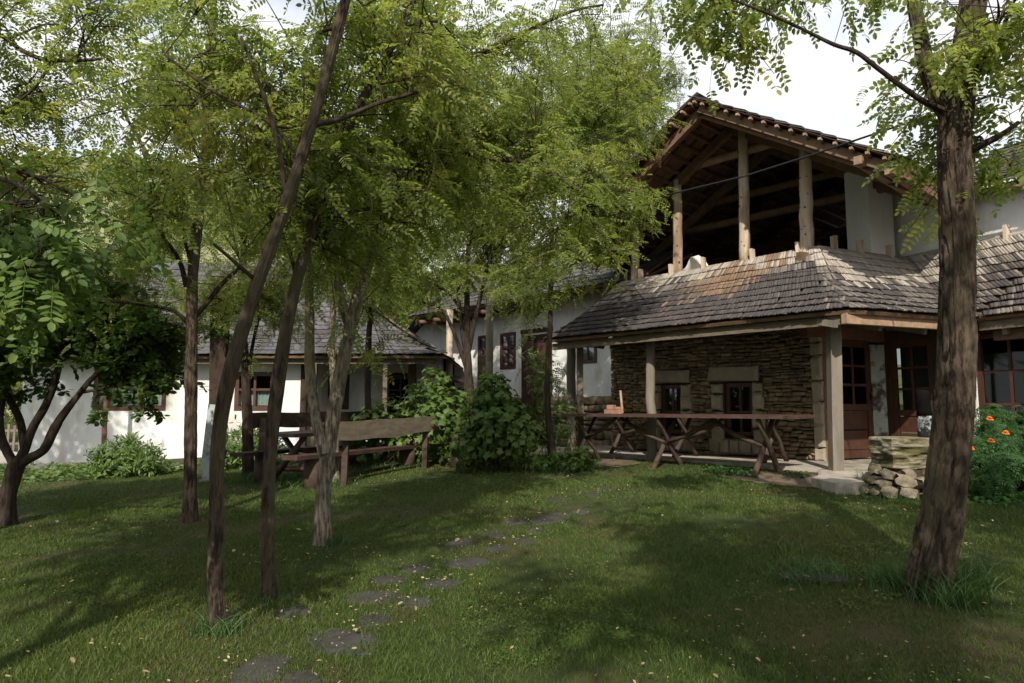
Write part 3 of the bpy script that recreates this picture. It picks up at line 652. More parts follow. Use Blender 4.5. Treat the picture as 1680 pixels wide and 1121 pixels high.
b = MB(); b.fbox(FV, 1.3, 6.2, 3.2, 3.4, 4, 5.2); b.fbox(FV, 6.0, 6.2, .4, 3.2, 4, 5.6); b.build('wall', M['plaster'], house)
c = UV + gv * 1.95 - gin * .42; b = MB(); b.tube([p3(UV + gv * 1.2 - gin * .45, 5.12), p3(UV + gv * 6 - gin * .45, 5.1)], .018, 6); b.build('pipe', M['metal'], house, True)
b = MB(); b.tube([p3(c + gv * x - gin * y, 5.02 + z) for x, y, z in ((0, 0, .02), (.05, .02, -.06), (.12, .0, -.08), (.18, .03, -.03), (.24, .0, -.07))], .03, 7, True, .2); b.build('bracket', M['redwood'], house, True)

# ------------------------------------------------------------------ the white house in the middle, on a stone plinth
wh = thing('white_house', F3(9, 4.5, .7), 'whitewashed house on a rough stone plinth between the low house and the stone house', 'house')
QW = 2.75
def wall_holes(Fx, t0, t1, z0, z1, q0, q1, holes):
    b = MB(); ts = sorted({t0, t1, *[h for o in holes for h in o[:2]]})
    for a, c in zip(ts[:-1], ts[1:]):
        hs = sorted([o for o in holes if o[0] <= a + 1e-6 and o[1] >= c - 1e-6], key=lambda o: o[2]); z = z0
        for o in hs:
            if o[2] > z + 1e-3: b.fbox(Fx, a, c, q0, q1, z, o[2])
            z = o[3]
        if z < z1 - 1e-3: b.fbox(Fx, a, c, q0, q1, z, z1)
    return b
H = [(9.37, 10.0, 2.70, 3.70), (10.35, 10.95, 2.72, 3.70), (8.15, 9.0, 1.0, 3.55), (6.55, 7.15, 2.72, 3.70)]
wall_holes(F, 5.4, 12.75, 1.86, 4.6, QW, QW + .3, H).build('wall', M['plaster'], wh)
for (a, c, z0, z1) in (H[0], H[1], H[3]): window(F, a, c, z0, z1, QW - .015, wh, 2, ((0, .62), (.62, 1)), .55, .085)
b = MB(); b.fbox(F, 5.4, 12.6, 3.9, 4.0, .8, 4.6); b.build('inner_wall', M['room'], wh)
b = MB(); b.fbox(F, 8.15, 8.55, QW - .05, QW + .02, 1.0, 3.55); b.fbox(F, 8.57, 9.0, QW - .05, QW + .02, 1.0, 3.55); o = b.build('door', M['dark'], wh)
for t0, t1 in ((8.22, 8.50), (8.62, 8.93)):
    for z0, z1 in ((1.2, 1.9), (2.0, 2.7), (2.8, 3.4)): MB().fbox(F, t0, t1, QW - .065, QW - .051, z0, z1).build('panel', M['joinery'], o)
b = MB(); b.fbox(F, 9.02, 9.12, QW - .04, QW + .1, 1.0, 3.6); b.fbox(F, 8.02, 8.13, QW - .04, QW + .1, 1.0, 3.6); b.fbox(F, 8.0, 9.14, QW - .05, QW + .1, 3.61, 3.72); b.build('door_frame', M['dark'], wh)
T = lay_stones(F, 5.5, 12.7, .62, 1.88, QW - .03, .10, .22, .2, .5, .16, [(8.0, 9.1, .6, 1.9)], sw)
b = MB(); b.fbox(F, 5.4, 8.15, QW - .02, QW + .3, .5, 1.855); b.fbox(F, 9.0, 12.75, QW - .02, QW + .3, .5, 1.855); pl = b.build('plinth', M['mortar'], wh)
pieces('stone', STV, T, sw.integers(0, len(STV), len(T)), [M['stone']], np.zeros(len(T), int), pl, 200, 'stones')
# corner strip beside the stone house
b = MB(); b.fbox(F, 5.85, 6.0, QW - .06, QW - .005, .8, 4.3); b.build('corner_board', M['grey'], wh)
# angled end wall to the left with the raking roof edge
K0 = F(12.75, QW); kv = unit(np.array([-.93, .37])); FK = fr(K0, -kv)     # runs back from the corner
P = [(0, .6), (1.9, .6), (1.9, 3.0), (0, 4.75)]; b = MB()
pa = [K0 + kv * s for s, z in P]; kn = np.array([kv[1], -kv[0]]); kn = kn if kn[1] > 0 else -kn
b.hexa([p3(p, z) for p, (s, z) in zip(pa, P)] + [p3(p + kn * .3, z) for p, (s, z) in zip(pa, P)]); b.build('end_wall', M['plaster'], wh)
window(fr(K0 + kv * .92 - kn * .012, -kv), 0, .42, 2.95, 3.6, 0, wh, 1, ((0, 1),), None, .05, gm=M['glass'], depth=.05)
for k in range(6):
    s_ = .95 + k * .17; z = 4.72 - .92 * s_ + .05; c = K0 + kv * s_
    MB().tube([p3(c - kn * .5, z - .02), p3(c + kn * .4, z + .02)], .07, 8).build('rafter_end', M['redwood'], wh, True)
b = MB(); b.beam(p3(K0 + kv * 1.25 - kn * .55, 4.42), p3(K0 + kv * 2.1 - kn * .55, 4.02), .16, .12); b.build('eave_board', M['redwood'], wh)
ra, rb = K0 + kv * -.1, K0 + kv * 2.1
b = MB(); b.hexa([p3(ra - kn * .5, 4.93), p3(rb - kn * .5, 2.92), p3(rb + kn * 4, 2.92), p3(ra + kn * 4, 4.93), p3(ra - kn * .5, 4.99), p3(rb - kn * .5, 2.98), p3(rb + kn * 4, 2.98), p3(ra + kn * 4, 4.99)]); b.build('end_roof', M['shingleb'], wh)
# eave beams, posts and roof
b = MB(); b.beam(F3(5.3, 2.05, 4.30), F3(13.0, 2.05, 4.30), .12, .14); b.build('eave_beam', M['plank'], wh)
for t in (8.2, 8.9, 9.6, 10.3, 11.0, 11.7, 12.4): log(F3(t, 1.75, 4.16), F3(t + .05, 2.95, 4.22), .06, 'rafter_end', M['redwood'], wh, 1, 8)
for px, zz in ((737, 4.2), (803, 4.25)):
    p = at(px, 640, 17.6 if px < 760 else 15.9); log([p[0], p[1], .6], [p[0], p[1], zz], .095, 'post', M['grey'] if px > 760 else M['raw'], wh)
p = at(790, 640, 14.4); MB().beam([p[0], p[1], .7], [p[0], p[1], 2.75], .17, .12, (0, 1, 0)).build('post', M['plank'], wh)
W1 = patch(F3(13.1, 1.8, 4.36), F3(4.6, 1.8, 4.36), F3(4.6, 6.2, 7.1), F3(12.2, 6.2, 7.1), .08)
wr = deck('roof', W1, 8, 5, .06, M['timber'], wh)
SB = [M['shingleb'], M['shingle'], M['shingle2']]
def wb(u, v, k, n): r = rg.random(n); return np.where(r < .6, 0, np.where(r < .85, 1, 2))
s = lay_shingles(W1, 16, .15, .05, rg, wb)
pieces('shingle', SHV, s[0], s[1], SB, s[2], wr, 200, 'shingles')
W2 = patch(F3(4.6, 10.6, 4.36), F3(13.1, 10.6, 4.36), F3(12.2, 6.2, 7.1), F3(4.6, 6.2, 7.1), .08); deck('roof_deck', W2, 8, 5, .06, M['shingleb'], wh)
b = MB(); b.fbox(F, 5.4, 12.7, 9.8, 10.0, .6, 4.5); b.fbox(F, 5.4, 5.6, 3.2, 9.8, .6, 4.5); b.build('wall', M['plaster'], wh)

# ------------------------------------------------------------------ the low house on the left
lh = thing('low_white_house', (-7, 18, .45), 'low whitewashed house on the left with a grey shingled roof and lace curtained windows', 'house')
FL = lambda t, q: np.array([t, 16.0 + q])
HL = [(-9.78, -8.08, 1.60, 2.68), (-6.48, -5.55, 1.60, 2.50)]
wall_holes(FL, -11.45, -4.95, .1, 3.05, 0, .35, HL).build('wall', M['plaster'], lh)
window(FL, *HL[0], -.02, lh, 3, ((0, .52), (.52, 1)), .52, .10, depth=.1)
window(FL, *HL[1], -.02, lh, 2, ((0, .55), (.55, 1)), .5, .10, depth=.1)
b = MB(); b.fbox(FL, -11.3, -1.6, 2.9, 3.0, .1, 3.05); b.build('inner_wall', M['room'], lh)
p = at(505, 640, 17.3); p2 = at(573, 640, 17.3)
H3 = [(p[0], p2[0], 1.62, 2.50), (-3.2, -2.45, .6, 2.55)]
wall_holes(FL, -5.0, -1.9, .3, 3.05, 1.3, 1.6, H3).build('wall', M['plaster'], lh)
window(FL, *H3[0], 1.28, lh, 2, ((0, .55), (.55, 1)), .6, .10, depth=.1)
door(FL, *H3[1][:2], .6, 2.5, 1.29, lh, 1.55)
MB().fbox(FL, -2.1, -1.9, .4, 1.3, .3, 3.05).build('wall', M['plaster'], lh); MB().fbox(FL, -4.95, -4.65, .355, 1.3, .3, 3.05).build('wall', M['plaster'], lh)
b = MB(); b.fbox(FL, -4.94, -4.80, -.03, .12, .4, 2.86); b.build('post', M['dark'], lh)
p = at(676, 640, 17.0); b = MB(); b.beam([p[0], p[1], .4], [p[0], p[1], 2.8], .18, .18, (0, 1, 0)); b.build('post', M['timber'], lh, label='broad brown post beside the door')
for px, w in ((632, .10), (703, .11), (516, .09)):
    p = at(px, 640, 15.6); MB().beam([p[0], p[1], .5], [p[0], p[1], 2.72], w, w, (0, 1, 0)).build('post', M['plank'], lh)
p = at(176, 640, 15.2); log([p[0], p[1], .3], [p[0] - .02, p[1], 2.75], .055, 'post', M['redwood'], lh)
b = MB(); b.fbox(FL, -12.0, -1.75, -.45, -.33, 2.66, 2.78); b.build('fascia_beam', M['plank'], lh)
b = MB(); b.fbox(FL, -11.45, -11.2, .35, 7.5, .1, 3.05); b.fbox(FL, -11.45, -1.9, 7.5, 7.7, .1, 3.05); b.fbox(FL, -2.1, -1.9, 1.6, 7.5, .1, 3.05); b.build('wall', M['plaster'], lh)
def lroofp(x, y, r): return None
ZR = 2.83
def lp(u0, u1, w0, w1):
    """front slope, steeper towards the ridge"""
    def S(u, v):
        u = np.asarray(u, float); v = np.asarray(v, float); vv = np.clip(v, 0, 1.1)
        x = (1 - v) * (u0 + (u1 - u0) * u) + v * (w0 + (w1 - w0) * u)
        return np.stack([x, 15.42 + 5.0 * v, ZR + 3.1 * (.62 * vv + .38 * vv ** 2)], -1)
    return S
L1 = lp(-12.2, -1.50, -11.0, -5.6)
lr = deck('roof', L1, 8, 10, .05, M['timber'], lh)
L2 = patch((-1.5, 15.42, ZR), (-1.5, 24.2, ZR), (-5.6, 20.42, ZR + 3.1), (-5.6, 20.42, ZR + 3.1), .12); deck('roof_deck', L2, 6, 6, .05, M['timber'], lh)
L3 = patch((-12.2, 24.2, ZR), (-12.2, 15.42, ZR), (-11.0, 20.42, ZR + 3.1), (-11, 20.42, ZR + 3.1), .12); deck('roof_deck', L3, 6, 6, .05, M['shingleb'], lh)
L4 = patch((-1.5, 25.4, ZR), (-12.2, 25.4, ZR), (-11.0, 20.42, ZR + 3.1), (-5.6, 20.42, ZR + 3.1), .12); deck('roof_deck', L4, 6, 6, .05, M['shingleb'], lh)
s = lay_shingles(L1, 19, .15, .055, rg, wb, .014); s2 = lay_shingles(L2, 20, .3, .03, rg, wb)
pieces('shingle', SHV, np.concatenate([s[0], s2[0]]), np.concatenate([s[1], s2[1]]), SB, np.concatenate([s[2], s2[2]]), lr, 300, 'shingles')

# wood pile between the two white houses
p0, p1 = at(722, 640, 17.6), at(764, 640, 17.2)
wp = thing('wood_pile', ((p0[0] + p1[0]) / 2, 17.6, .6), 'stacked firewood under a dark board roof between the low house and the white house', 'wood pile')
ln = 0
for r_ in range(15):
    for c in range(9):
        f = (c + .5 * (r_ % 2)) / 9; x = p0[0] + (p1[0] - p0[0]) * f; z = .68 + r_ * .105
        rr = rnd.uniform(.035, .06); MB().tube([[x, 17.2 + rnd.uniform(-.05, .05), z + rnd.uniform(-.02, .02)], [x, 17.9, z]], rr, rnd.choice((4, 5, 6)), True, .12).build('log', M[rnd.choice(('timber', 'batten', 'grey'))], wp)
b = MB(); b.hexa([(p0[0] - .25, 16.9, 2.45), (p1[0] + .1, 16.9, 2.2), (p1[0] + .1, 18.2, 2.35), (p0[0] - .25, 18.2, 2.65), (p0[0] - .25, 16.9, 2.5), (p1[0] + .1, 16.9, 2.25), (p1[0] + .1, 18.2, 2.4), (p0[0] - .25, 18.2, 2.7)]); b.build('board_roof', M['dark'], wp)

# ------------------------------------------------------------------ trestle tables before the stone wall
def trestle(name, label, t0, t1, q, w, ztop, legs, zg, braces, group):
    tb = thing(name, F3((t0 + t1) / 2, q, zg((t0 + t1) / 2)), label, 'table', group)
    n = 3
    for k in range(n):
        a = -w / 2 + k * w / n; o = rnd.uniform(-.08, .08)
        MB().beam(F3(t0 + o, q + a + w / n / 2, ztop - .028 + .006 * k), F3(t1 + o * .6, q + a + w / n / 2, ztop - .022), w / n * .96, .045).build('board', M['tabletop'], tb)
    for t in legs:
        g0 = zg(t); rr = rnd.uniform(.031, .042); s = w * .46
        for sg in (-1, 1):
            a = F3(t + sg * .04, q - sg * s * 1.05, g0 - .06); c = F3(t + sg * .045, q + sg * s * .9, ztop - .06)
            MB().tube(log_pts(a, c, 7, .008), np.linspace(rr * 1.1, rr * .9, 7), 9, True, .05).build('leg', M['leg'], tb, True)
    for ta, za, tc_, zc in braces:
        P = np.array([F3(ta, q - .04, za), F3((ta * .5 + tc_ * .5), q - .05, (za + zc) / 2 - .05), F3(tc_, q - .03, zc)])
        MB().tube(P, [.034, .038, .032], 8, True, .04).build('brace', M['leg'], tb, True)
    return tb
def gq(q): return lambda t: float(gz(*F(t, q)))
trestle('trestle_table', 'long dark plank table on crossed log legs, standing on the grass before the porch', .22, 4.62, -.42, .74, 1.555, (.78, 2.45, 4.15), gq(-.42), ((2.42, 1.10, 3.35, 1.49), (2.48, 1.10, 1.55, 1.49), (.82, 1.12, 1.62, 1.49), (4.1, 1.15, 3.45, 1.49)), 'trestle tables on the porch')
trestle('trestle_table', 'plank table with crossed log legs on the porch floor, close to the stone wall', .95, 4.9, .78, .62, 1.55, (1.25, 2.9, 4.3), lambda t: ZS + .06, ((2.85, 1.12, 2.1, 1.49), (4.25, 1.15, 3.5, 1.49)), 'trestle tables on the porch')
# bricks and the stick on the table
def tbl(px, py): 
    r = ray(px, py); nn = nv; k = (P0 @ nn - .42) / (r[:2] @ nn); return CAMP + r * k
for px, w, k, lab in ((1000, .17, 0, 'lower left red brick of the small pile on the trestle table'), (1013, .15, 0, 'lower right red brick of the small pile on the trestle table'), (1003, .125, 1, 'red brick on top of the small pile on the trestle table'), (1012.5, .10, 1.0, 'broken pale brick piece lying behind the top brick of the pile')):
    p = tbl(px, 672); z = 1.558 + .078 * k; dq = .0 if lab.find('broken') < 0 else .06; c = np.array([p[0], p[1], z]) + np.array([*nv, 0]) * dq
    b = MB(); a = rnd.uniform(-.2, .2); x = dv * math.cos(a) + nv * math.sin(a); h = .072 if dq == 0 else .04; b.beam(c - p3(x, 0) * w / 2 + [0, 0, h / 2], c + p3(x, 0) * w / 2 + [0, 0, h / 2], .10, h)
    b.build('brick', M['brick'], None, label=lab, cat='brick', group='bricks piled on the trestle table')
a, c = tbl(1018, 676), tbl(1010.5, 641); a[2] = 1.57; c = c + p3(nv, 0) * .12
b = MB(); b.beam(a + p3(nv, 0) * .05, c, .035, .03, (0, 1, 0)); b.build('wooden_stick', M['batten'], None, label='short flat wooden stick leaning up behind the bricks on the trestle table', cat='stick')

# ------------------------------------------------------------------ picnic table and its two log benches
ax = unit(np.array([.456, .89])); axn = np.array([ax[1], -ax[0]])          # axn points to the viewer's right
A0 = at(455, 712, 10.6)[:2]
FP = lambda s, o: A0 + ax * s + axn * o
def zf(s, o): p = FP(s, o); return float(gz(*p))
def P3(s, o, z): p = FP(s, o); return np.array([p[0], p[1], z])
pt = thing('picnic_table', P3(1.7, 0, zf(1.7, 0)), 'dark red plank picnic table on log A-frames between the bare trunks', 'table')
for k in range(3): MB().beam(P3(rnd.uniform(-.06, .06), -.26 + .26 * k, 1.235), P3(3.6, -.26 + .26 * k, 1.30), .25, .055).build('board', M['tabletop'], pt)
for s in (.35, 3.1):
    g = zf(s, 0)
    for sg in (-1, 1):
        MB().tube([P3(s + .05 * sg, sg * .48, g - .05), P3(s + .05 * sg, -sg * .28, 1.22)], [.055, .045], 9, True, .05).build('leg', M['tabletop'], pt, True)
    MB().tube([P3(s, -.42, g + .22), P3(s, .45, g + .24)], .045, 8, True, .05).build('crossbar', M['tabletop'], pt, True)
MB().tube([P3(.4, 0, 1.0), P3(1.7, 0, .80), P3(3.05, 0, 1.0)], .04, 7).build('brace', M['leg'], pt, True)
def bench(label, o, s0, s1, zs, back_o, back, posts, mseat):
    bn = thing('log_bench', P3((s0 + s1) / 2, o, zf((s0 + s1) / 2, o)), label, 'bench', 'log benches at the picnic table')
    MB().beam(P3(s0, o, zs), P3(s1, o, zs + .03), .30, .06).build('seat', mseat, bn)
    for s in posts:
        g = zf(s, o); MB().tube([P3(s, o, g - .06), P3(s, o, zs - .03)], [.15, .14], 11, True, .03).build('log_leg', M['leg'], bn, True)
    back(bn); return bn
def wavy_plank(a, c, h0, h1, th, m, parent, name, n=26, wv=.02, side=None):
    a = np.asarray(a, float); c = np.asarray(c, float); V = []; Fc = []
    for i in range(n + 1):
        f = i / n; p = a + (c - a) * f; hh = h0 + (h1 - h0) * f; up = hh / 2 + wv * .4 * math.sin(f * 17) * .6; dn = -hh / 2 + wv * (math.sin(f * 7 + 1) + .5 * math.sin(f * 19))
        if f > .93: up -= .03 * (f - .93) / .07
        for s in (-1, 1): V += [(p[0] + side[0] * s * th / 2, p[1] + side[1] * s * th / 2, p[2] + up), (p[0] + side[0] * s * th / 2, p[1] + side[1] * s * th / 2, p[2] + dn)]
    for i in range(n):
        k = 4 * i; Fc += [(k, k + 1, k + 5, k + 4), (k + 2, k + 6, k + 7, k + 3), (k, k + 4, k + 6, k + 2), (k + 1, k + 3, k + 7, k + 5)]
    Fc += [(0, 2, 3, 1), (4 * n, 4 * n + 1, 4 * n + 3, 4 * n + 2)]
    return MB().add(V, Fc).build(name, m, parent)
def back1(bn):
    a, c = at(520, 712, 9.9), at(728, 694, 12.3)
    wavy_plank(a, c, .30, .25, .05, M['plank'], bn, 'backrest', side=axn)
    for f in (.22, .86):
        p = a + (c - a) * f; MB().beam([p[0] - axn[0] * .09, p[1] - axn[1] * .09, float(gz(p[0], p[1])) - .05], [p[0] - axn[0] * .07, p[1] - axn[1] * .07, p[2] + .05], .09, .09, (0, 1, 0)).build('back_post', M['leg'], bn)
def back2(bn):
    a, c = at(411, 692, 11.2), at(640, 682, 14.2)
    wavy_plank(a, c, .28, .2, .10, M['dark'], bn, 'backrest', wv=.03, side=axn)
    for f in (.05, .8):
        p = a + (c - a) * f; MB().beam([p[0] + axn[0] * .1, p[1] + axn[1] * .1, float(gz(p[0], p[1])) - .05], [p[0] + axn[0] * .1, p[1] + axn[1] * .1, p[2] + .06], .10, .10, (0, 1, 0)).build('back_post', M['leg'], bn)
b1a = at(475, 750, 10.0); o1 = float((b1a[:2] - A0) @ axn); s1 = float((b1a[:2] - A0) @ ax)
bench('log bench with a weathered wavy-edged plank backrest, near side of the picnic table', o1, s1, s1 + 3.9, .93, 0, back1, (s1 + .5, s1 + 2.9), M['tabletop'])
b2a = at(388, 743, 10.7); o2 = float((b2a[:2] - A0) @ axn); s2_ = float((b2a[:2] - A0) @ ax)
bench('log bench with a dark rough log backrest, on the far side of the picnic table', o2, s2_, s2_ + 3.3, .93, 0, back2, (s2_ + .55, s2_ + 2.6), M['dark'])
p = gh(757, 766); b = MB(); b.tube([[p[0], p[1], p[2] - .05], [p[0], p[1], p[2] + .52]], [.21, .19], 12, True, .03); b.build('tree_stump', M['bark'], None, True, 'upright dark log stump half hidden by the vine beside the picnic bench', 'stump')

# ------------------------------------------------------------------ stepping stones
SSL = [('left', q) for q in ((430, 1096), (563, 1054), (478, 1006), (612, 981), (640, 952), (684, 934), (754, 893), (812, 880), (846, 856), (902, 851), (914, 821))]
SSR = [('right', q) for q in ((494, 1116), (613, 1018), (682, 988), (724, 958), (767, 925), (814, 901), (857, 889), (880, 871), (952, 841), (971, 813), (990, 802))]
ordn = ['first', 'second', 'third', 'fourth', 'fifth', 'sixth', 'seventh', 'eighth', 'ninth', 'tenth', 'eleventh']
szs = {(430, 1096): .27, (563, 1054): .30, (612, 981): .27, (767, 925): .27, (902, 851): .34, (724, 958): .22, (684, 934): .20, (754, 893): .24}
for row in (SSL, SSR):
    for i, (side, q) in enumerate(row):
        c = gh(*q); s = szs.get(q, .17) * rnd.uniform(.56, .68); n = 9; ph = rnd.random() * 6
        V = []; 
        jj = [rnd.uniform(.78, 1.12) for _ in range(n)]
        for z in (-.05, .002, .007):
            for k in range(n):
                a = k / n * 2 * math.pi; r = s * (1 + .16 * math.sin(2 * a + ph) + .1 * math.sin(5 * a + ph * 2)) * (.95 if z > .005 else 1) * jj[k]
                x = c[0] + 1.05 * r * math.cos(a); y = c[1] + 1.15 * r * math.sin(a); V.append((x, y, gz(x, y) + z))
        Fc = [(j * n + k, j * n + (k + 1) % n, (j + 1) * n + (k + 1) % n, (j + 1) * n + k) for j in (0, 1) for k in range(n)] + [tuple(2 * n + k for k in range(n))]
        MB().add(V, Fc).build('stepping_stone', M['flag'], None, label=f'flat grey stepping stone sunk in the lawn, {ordn[i]} from the camera in the {side} row', cat='stepping stone', group='stepping stones across the lawn')

# ------------------------------------------------------------------ stone block on rubble, painted posts, cable
cb = gh(1483, 812); zb = cb[2]
rb = thing('rubble_base', cb, 'low pile of rounded field stones under the mossy stone block', 'stone pile')
RKV = []
for i in range(8):
    g_ = [(a, b_, c) for a in (-1, 0, 1) for b_ in (-1, 0, 1) for c in (-1, 0, 1)]; ix = {p: k for k, p in enumerate(g_)}; V = []
    for p in g_: q = np.array(p, float); l_ = np.linalg.norm(q) + 1e-6; V.append(q / l_ * .56 * (.8 + .2 * l_) * rnd.uniform(.82, 1.1) if l_ > .1 else q)
    Fc = []
    for ax_ in range(3):
        for sd2 in (-1, 1):
            o_ = [k for k in range(3) if k != ax_]
            for a in (-1, 0):
                for b_ in (-1, 0):
                    c4 = []
                    for da, db in ((0, 0), (1, 0), (1, 1), (0, 1)): p = [0, 0, 0]; p[ax_] = sd2; p[o_[0]] = a + da; p[o_[1]] = b_ + db; c4.append(ix[tuple(p)])
                    Fc.append(tuple(c4))
    RKV.append(variant(V, Fc))
T = []; k = 0
for lvl, (n, rad) in enumerate(((13, .36), (11, .31), (8, .26))):
    for i in range(n):
        a = i / n * 2 * math.pi + lvl * .3; p = cb + np.array([math.cos(a) * rad, math.sin(a) * rad, .05 + .105 * lvl]); w = rnd.uniform(.15, .22)
        X = np.array([-math.sin(a), math.cos(a), 0]); Y = np.array([-math.cos(a), -math.sin(a), 0]); Z = np.array([0, 0, 1.0])
        q_ = rnd.gauss(0, .22); X, Z = X * math.cos(q_) + Z * math.sin(q_), Z * math.cos(q_) - X * math.sin(q_); T.append(frames((p + RG.normal(0, .02, 3))[None], X * w * rnd.uniform(.7, 1.3), Y * rnd.uniform(.16, .26), Z * rnd.uniform(.09, .16))[0])
T = np.array(T); pieces('stone', RKV, T, RG.integers(0, 8, len(T)), [M['rubble']], np.zeros(len(T), int), rb, 60, 'stones')
MB().tube([[cb[0], cb[1], zb - .05], [cb[0], cb[1], zb + .3]], .26, 10).build('core', M['mortar'], rb)
def noise3(P, s=1.0, seed=0):
    P = np.asarray(P, float) * s; I = np.floor(P).astype(np.int64); f = P - I; f = f * f * (3 - 2 * f); r = 0
    for dx in (0, 1):
        for dy in (0, 1):
            for dz in (0, 1):
                h = (I[..., 0] + dx) * 374761393 + (I[..., 1] + dy) * 668265263 + (I[..., 2] + dz) * 2147483647 + seed * 974711
                h = (h ^ (h >> 13)) * 1274126177 & 0xffffffff; h = (h ^ (h >> 16)) & 0xffff
                r = r + (h / 65535.0) * (f[..., 0] if dx else 1 - f[..., 0]) * (f[..., 1] if dy else 1 - f[..., 1]) * (f[..., 2] if dz else 1 - f[..., 2])
    return r
n, mlev = 40, 30; V = []; Fc = []
for j in range(mlev + 1):
    z = .31 + .34 * j / mlev
    for i in range(n):
        a = i / n * 2 * math.pi; c_, s_ = math.cos(a), math.sin(a); r = .27 / max(abs(c_), abs(s_), .001) ** .75 * (.94 if j in (0, mlev) else 1); 
        r *= 1 - .05 * (1 - j / mlev); r += .075 * (noise3(np.array([c_ * 2.2, s_ * 2.2, z * 34]), 1, 4) - .5) + .05 * (noise3(np.array([c_, s_, z * 5]), 2, 9) - .5); V.append((cb[0] + r * c_, cb[1] + r * s_, zb + z))
V.append((cb[0], cb[1], zb + .655)); Fc = [(j * n + i, j * n + (i + 1) % n, (j + 1) * n + (i + 1) % n, (j + 1) * n + i) for j in range(mlev) for i in range(n)] + [(mlev * n + i, mlev * n + (i + 1) % n, len(V) - 1) for i in range(n)]
MB().add(V, Fc).build('stone_block', M['moss'], None, label='squared layered limestone block with yellow moss resting on the rubble pile', cat='stone block')
q0, q1 = at(1524, 780, 8.6), at(1514, 640, 8.6); q0[2] = float(gz(q0[0], q0[1])) - .1; zt = q1[2]
po = thing('painted_post', q0, 'leaning round post with flaking white paint and a black tarred top behind the stone block', 'post')
mid = q0 + (q1 - q0) * .74; MB().tube(log_pts(q0, mid, 12, .006), .085, 12, True, .03).build('shaft', M['dash'], po, True); MB().tube(log_pts(mid, q1, 6, .006), np.linspace(.087, .08, 6), 12, True, .03).build('tarred_top', M['black'], po, True)
q0 = gh(341, 790); zt = at(343, 664, q0[1])[2]
wpst = thing('whitewashed_post', q0, 'square timber post whitewashed up to waist height, standing behind the slanting trunk', 'post')
qm = np.array([q0[0] + .09, q0[1], zt]); MB().beam(q0 - [0.02, 0, .1], qm, .20, .18, (0, 1, 0)).build('whitewashed_foot', M['white'], wpst)
qt = at(362, 455, q0[1]); MB().beam(qm + [.04, 0, .002], qt, .27, .16, (0, 1, 0)).build('shaft', M['dark'], wpst)
cpts = [F3(3.95, .55, rz(3.95) - .2), at(1064, 326, 10.9), at(1115, 315, 10.6), at(1222, 289, 9.9), at(1330, 255, 9.2), at(1446, 216, 8.4), at(1640, 152, 6.6), at(1682, 138, 6.2), at(1850, 75, 5.2), at(1850, 75, 5.2) + np.array([3.4, -3.6, 1.1]), at(1850, 75, 5.2) + np.array([9.0, -9.6, 3.6])]
b = MB(); b.tube(cpts, .014, 7); b.build('power_cable', M['cable'], None, True, 'thin black overhead cable sagging across the open loft', 'cable')
# white sheet on the loft floor edge
cs = F3(3.12, 1.60, ZU); n = 14; V = []; Fc = []
for i in range(n + 1):
    for j in range(5):
        f = i / n; x = (f - .5) * .62; y = (j - 2) * .1; h = .33 * math.exp(-((f - .40) / .22) ** 2) * (1 - .12 * abs(j - 2)) + .03 * math.sin(i * 1.7 + j) * .5
        p = cs + np.array([*(-dv * x + nv * (y + .2)), h]); V.append(p)
Fc = [(i * 5 + j, i * 5 + 5 + j, i * 5 + 6 + j, i * 5 + 1 + j) for i in range(n) for j in range(4)]
nn_ = len(V); V2 = [v - np.array([0, 0, h_]) for v, h_ in zip(V, [float(v[2] - ZU + .04) for v in V])]
rim = [i * 5 for i in range(n + 1)] + [n * 5 + j for j in range(1, 5)] + [i * 5 + 4 for i in range(n - 1, -1, -1)] + [j for j in range(3, 0, -1)]
Fc += [(a_, b_, nn_ + b_, nn_ + a_) for a_, b_ in zip(rim, rim[1:] + rim[:1])] + [tuple(nn_ + k for k in rim)]
MB().add(V + V2, Fc).build('white_sheet', M['tarp'], None, True, 'crumpled white sheet lying on the edge of the loft floor between two posts', 'sheet')
# low picket fence far left
fe = thing('picket_fence', at(-20, 735, 19), 'low dark picket fence at the far left beyond the low house', 'fence')
for k in range(30):
    x = -19.5 + k * .18; z = float(gz(x, 21)); MB().beam([x, 21, z - .05], [x, 21, z + .75 + .04 * (k % 2)], .07, .02, (0, 1, 0)).build('picket', M['grey'], fe)
for h in (.2, .6): MB().beam([-19.6, 21.03, float(gz(-19.6, 21)) + h], [-14.2, 21.03, float(gz(-14.2, 21)) + h], .04, .07).build('rail', M['grey'], fe)

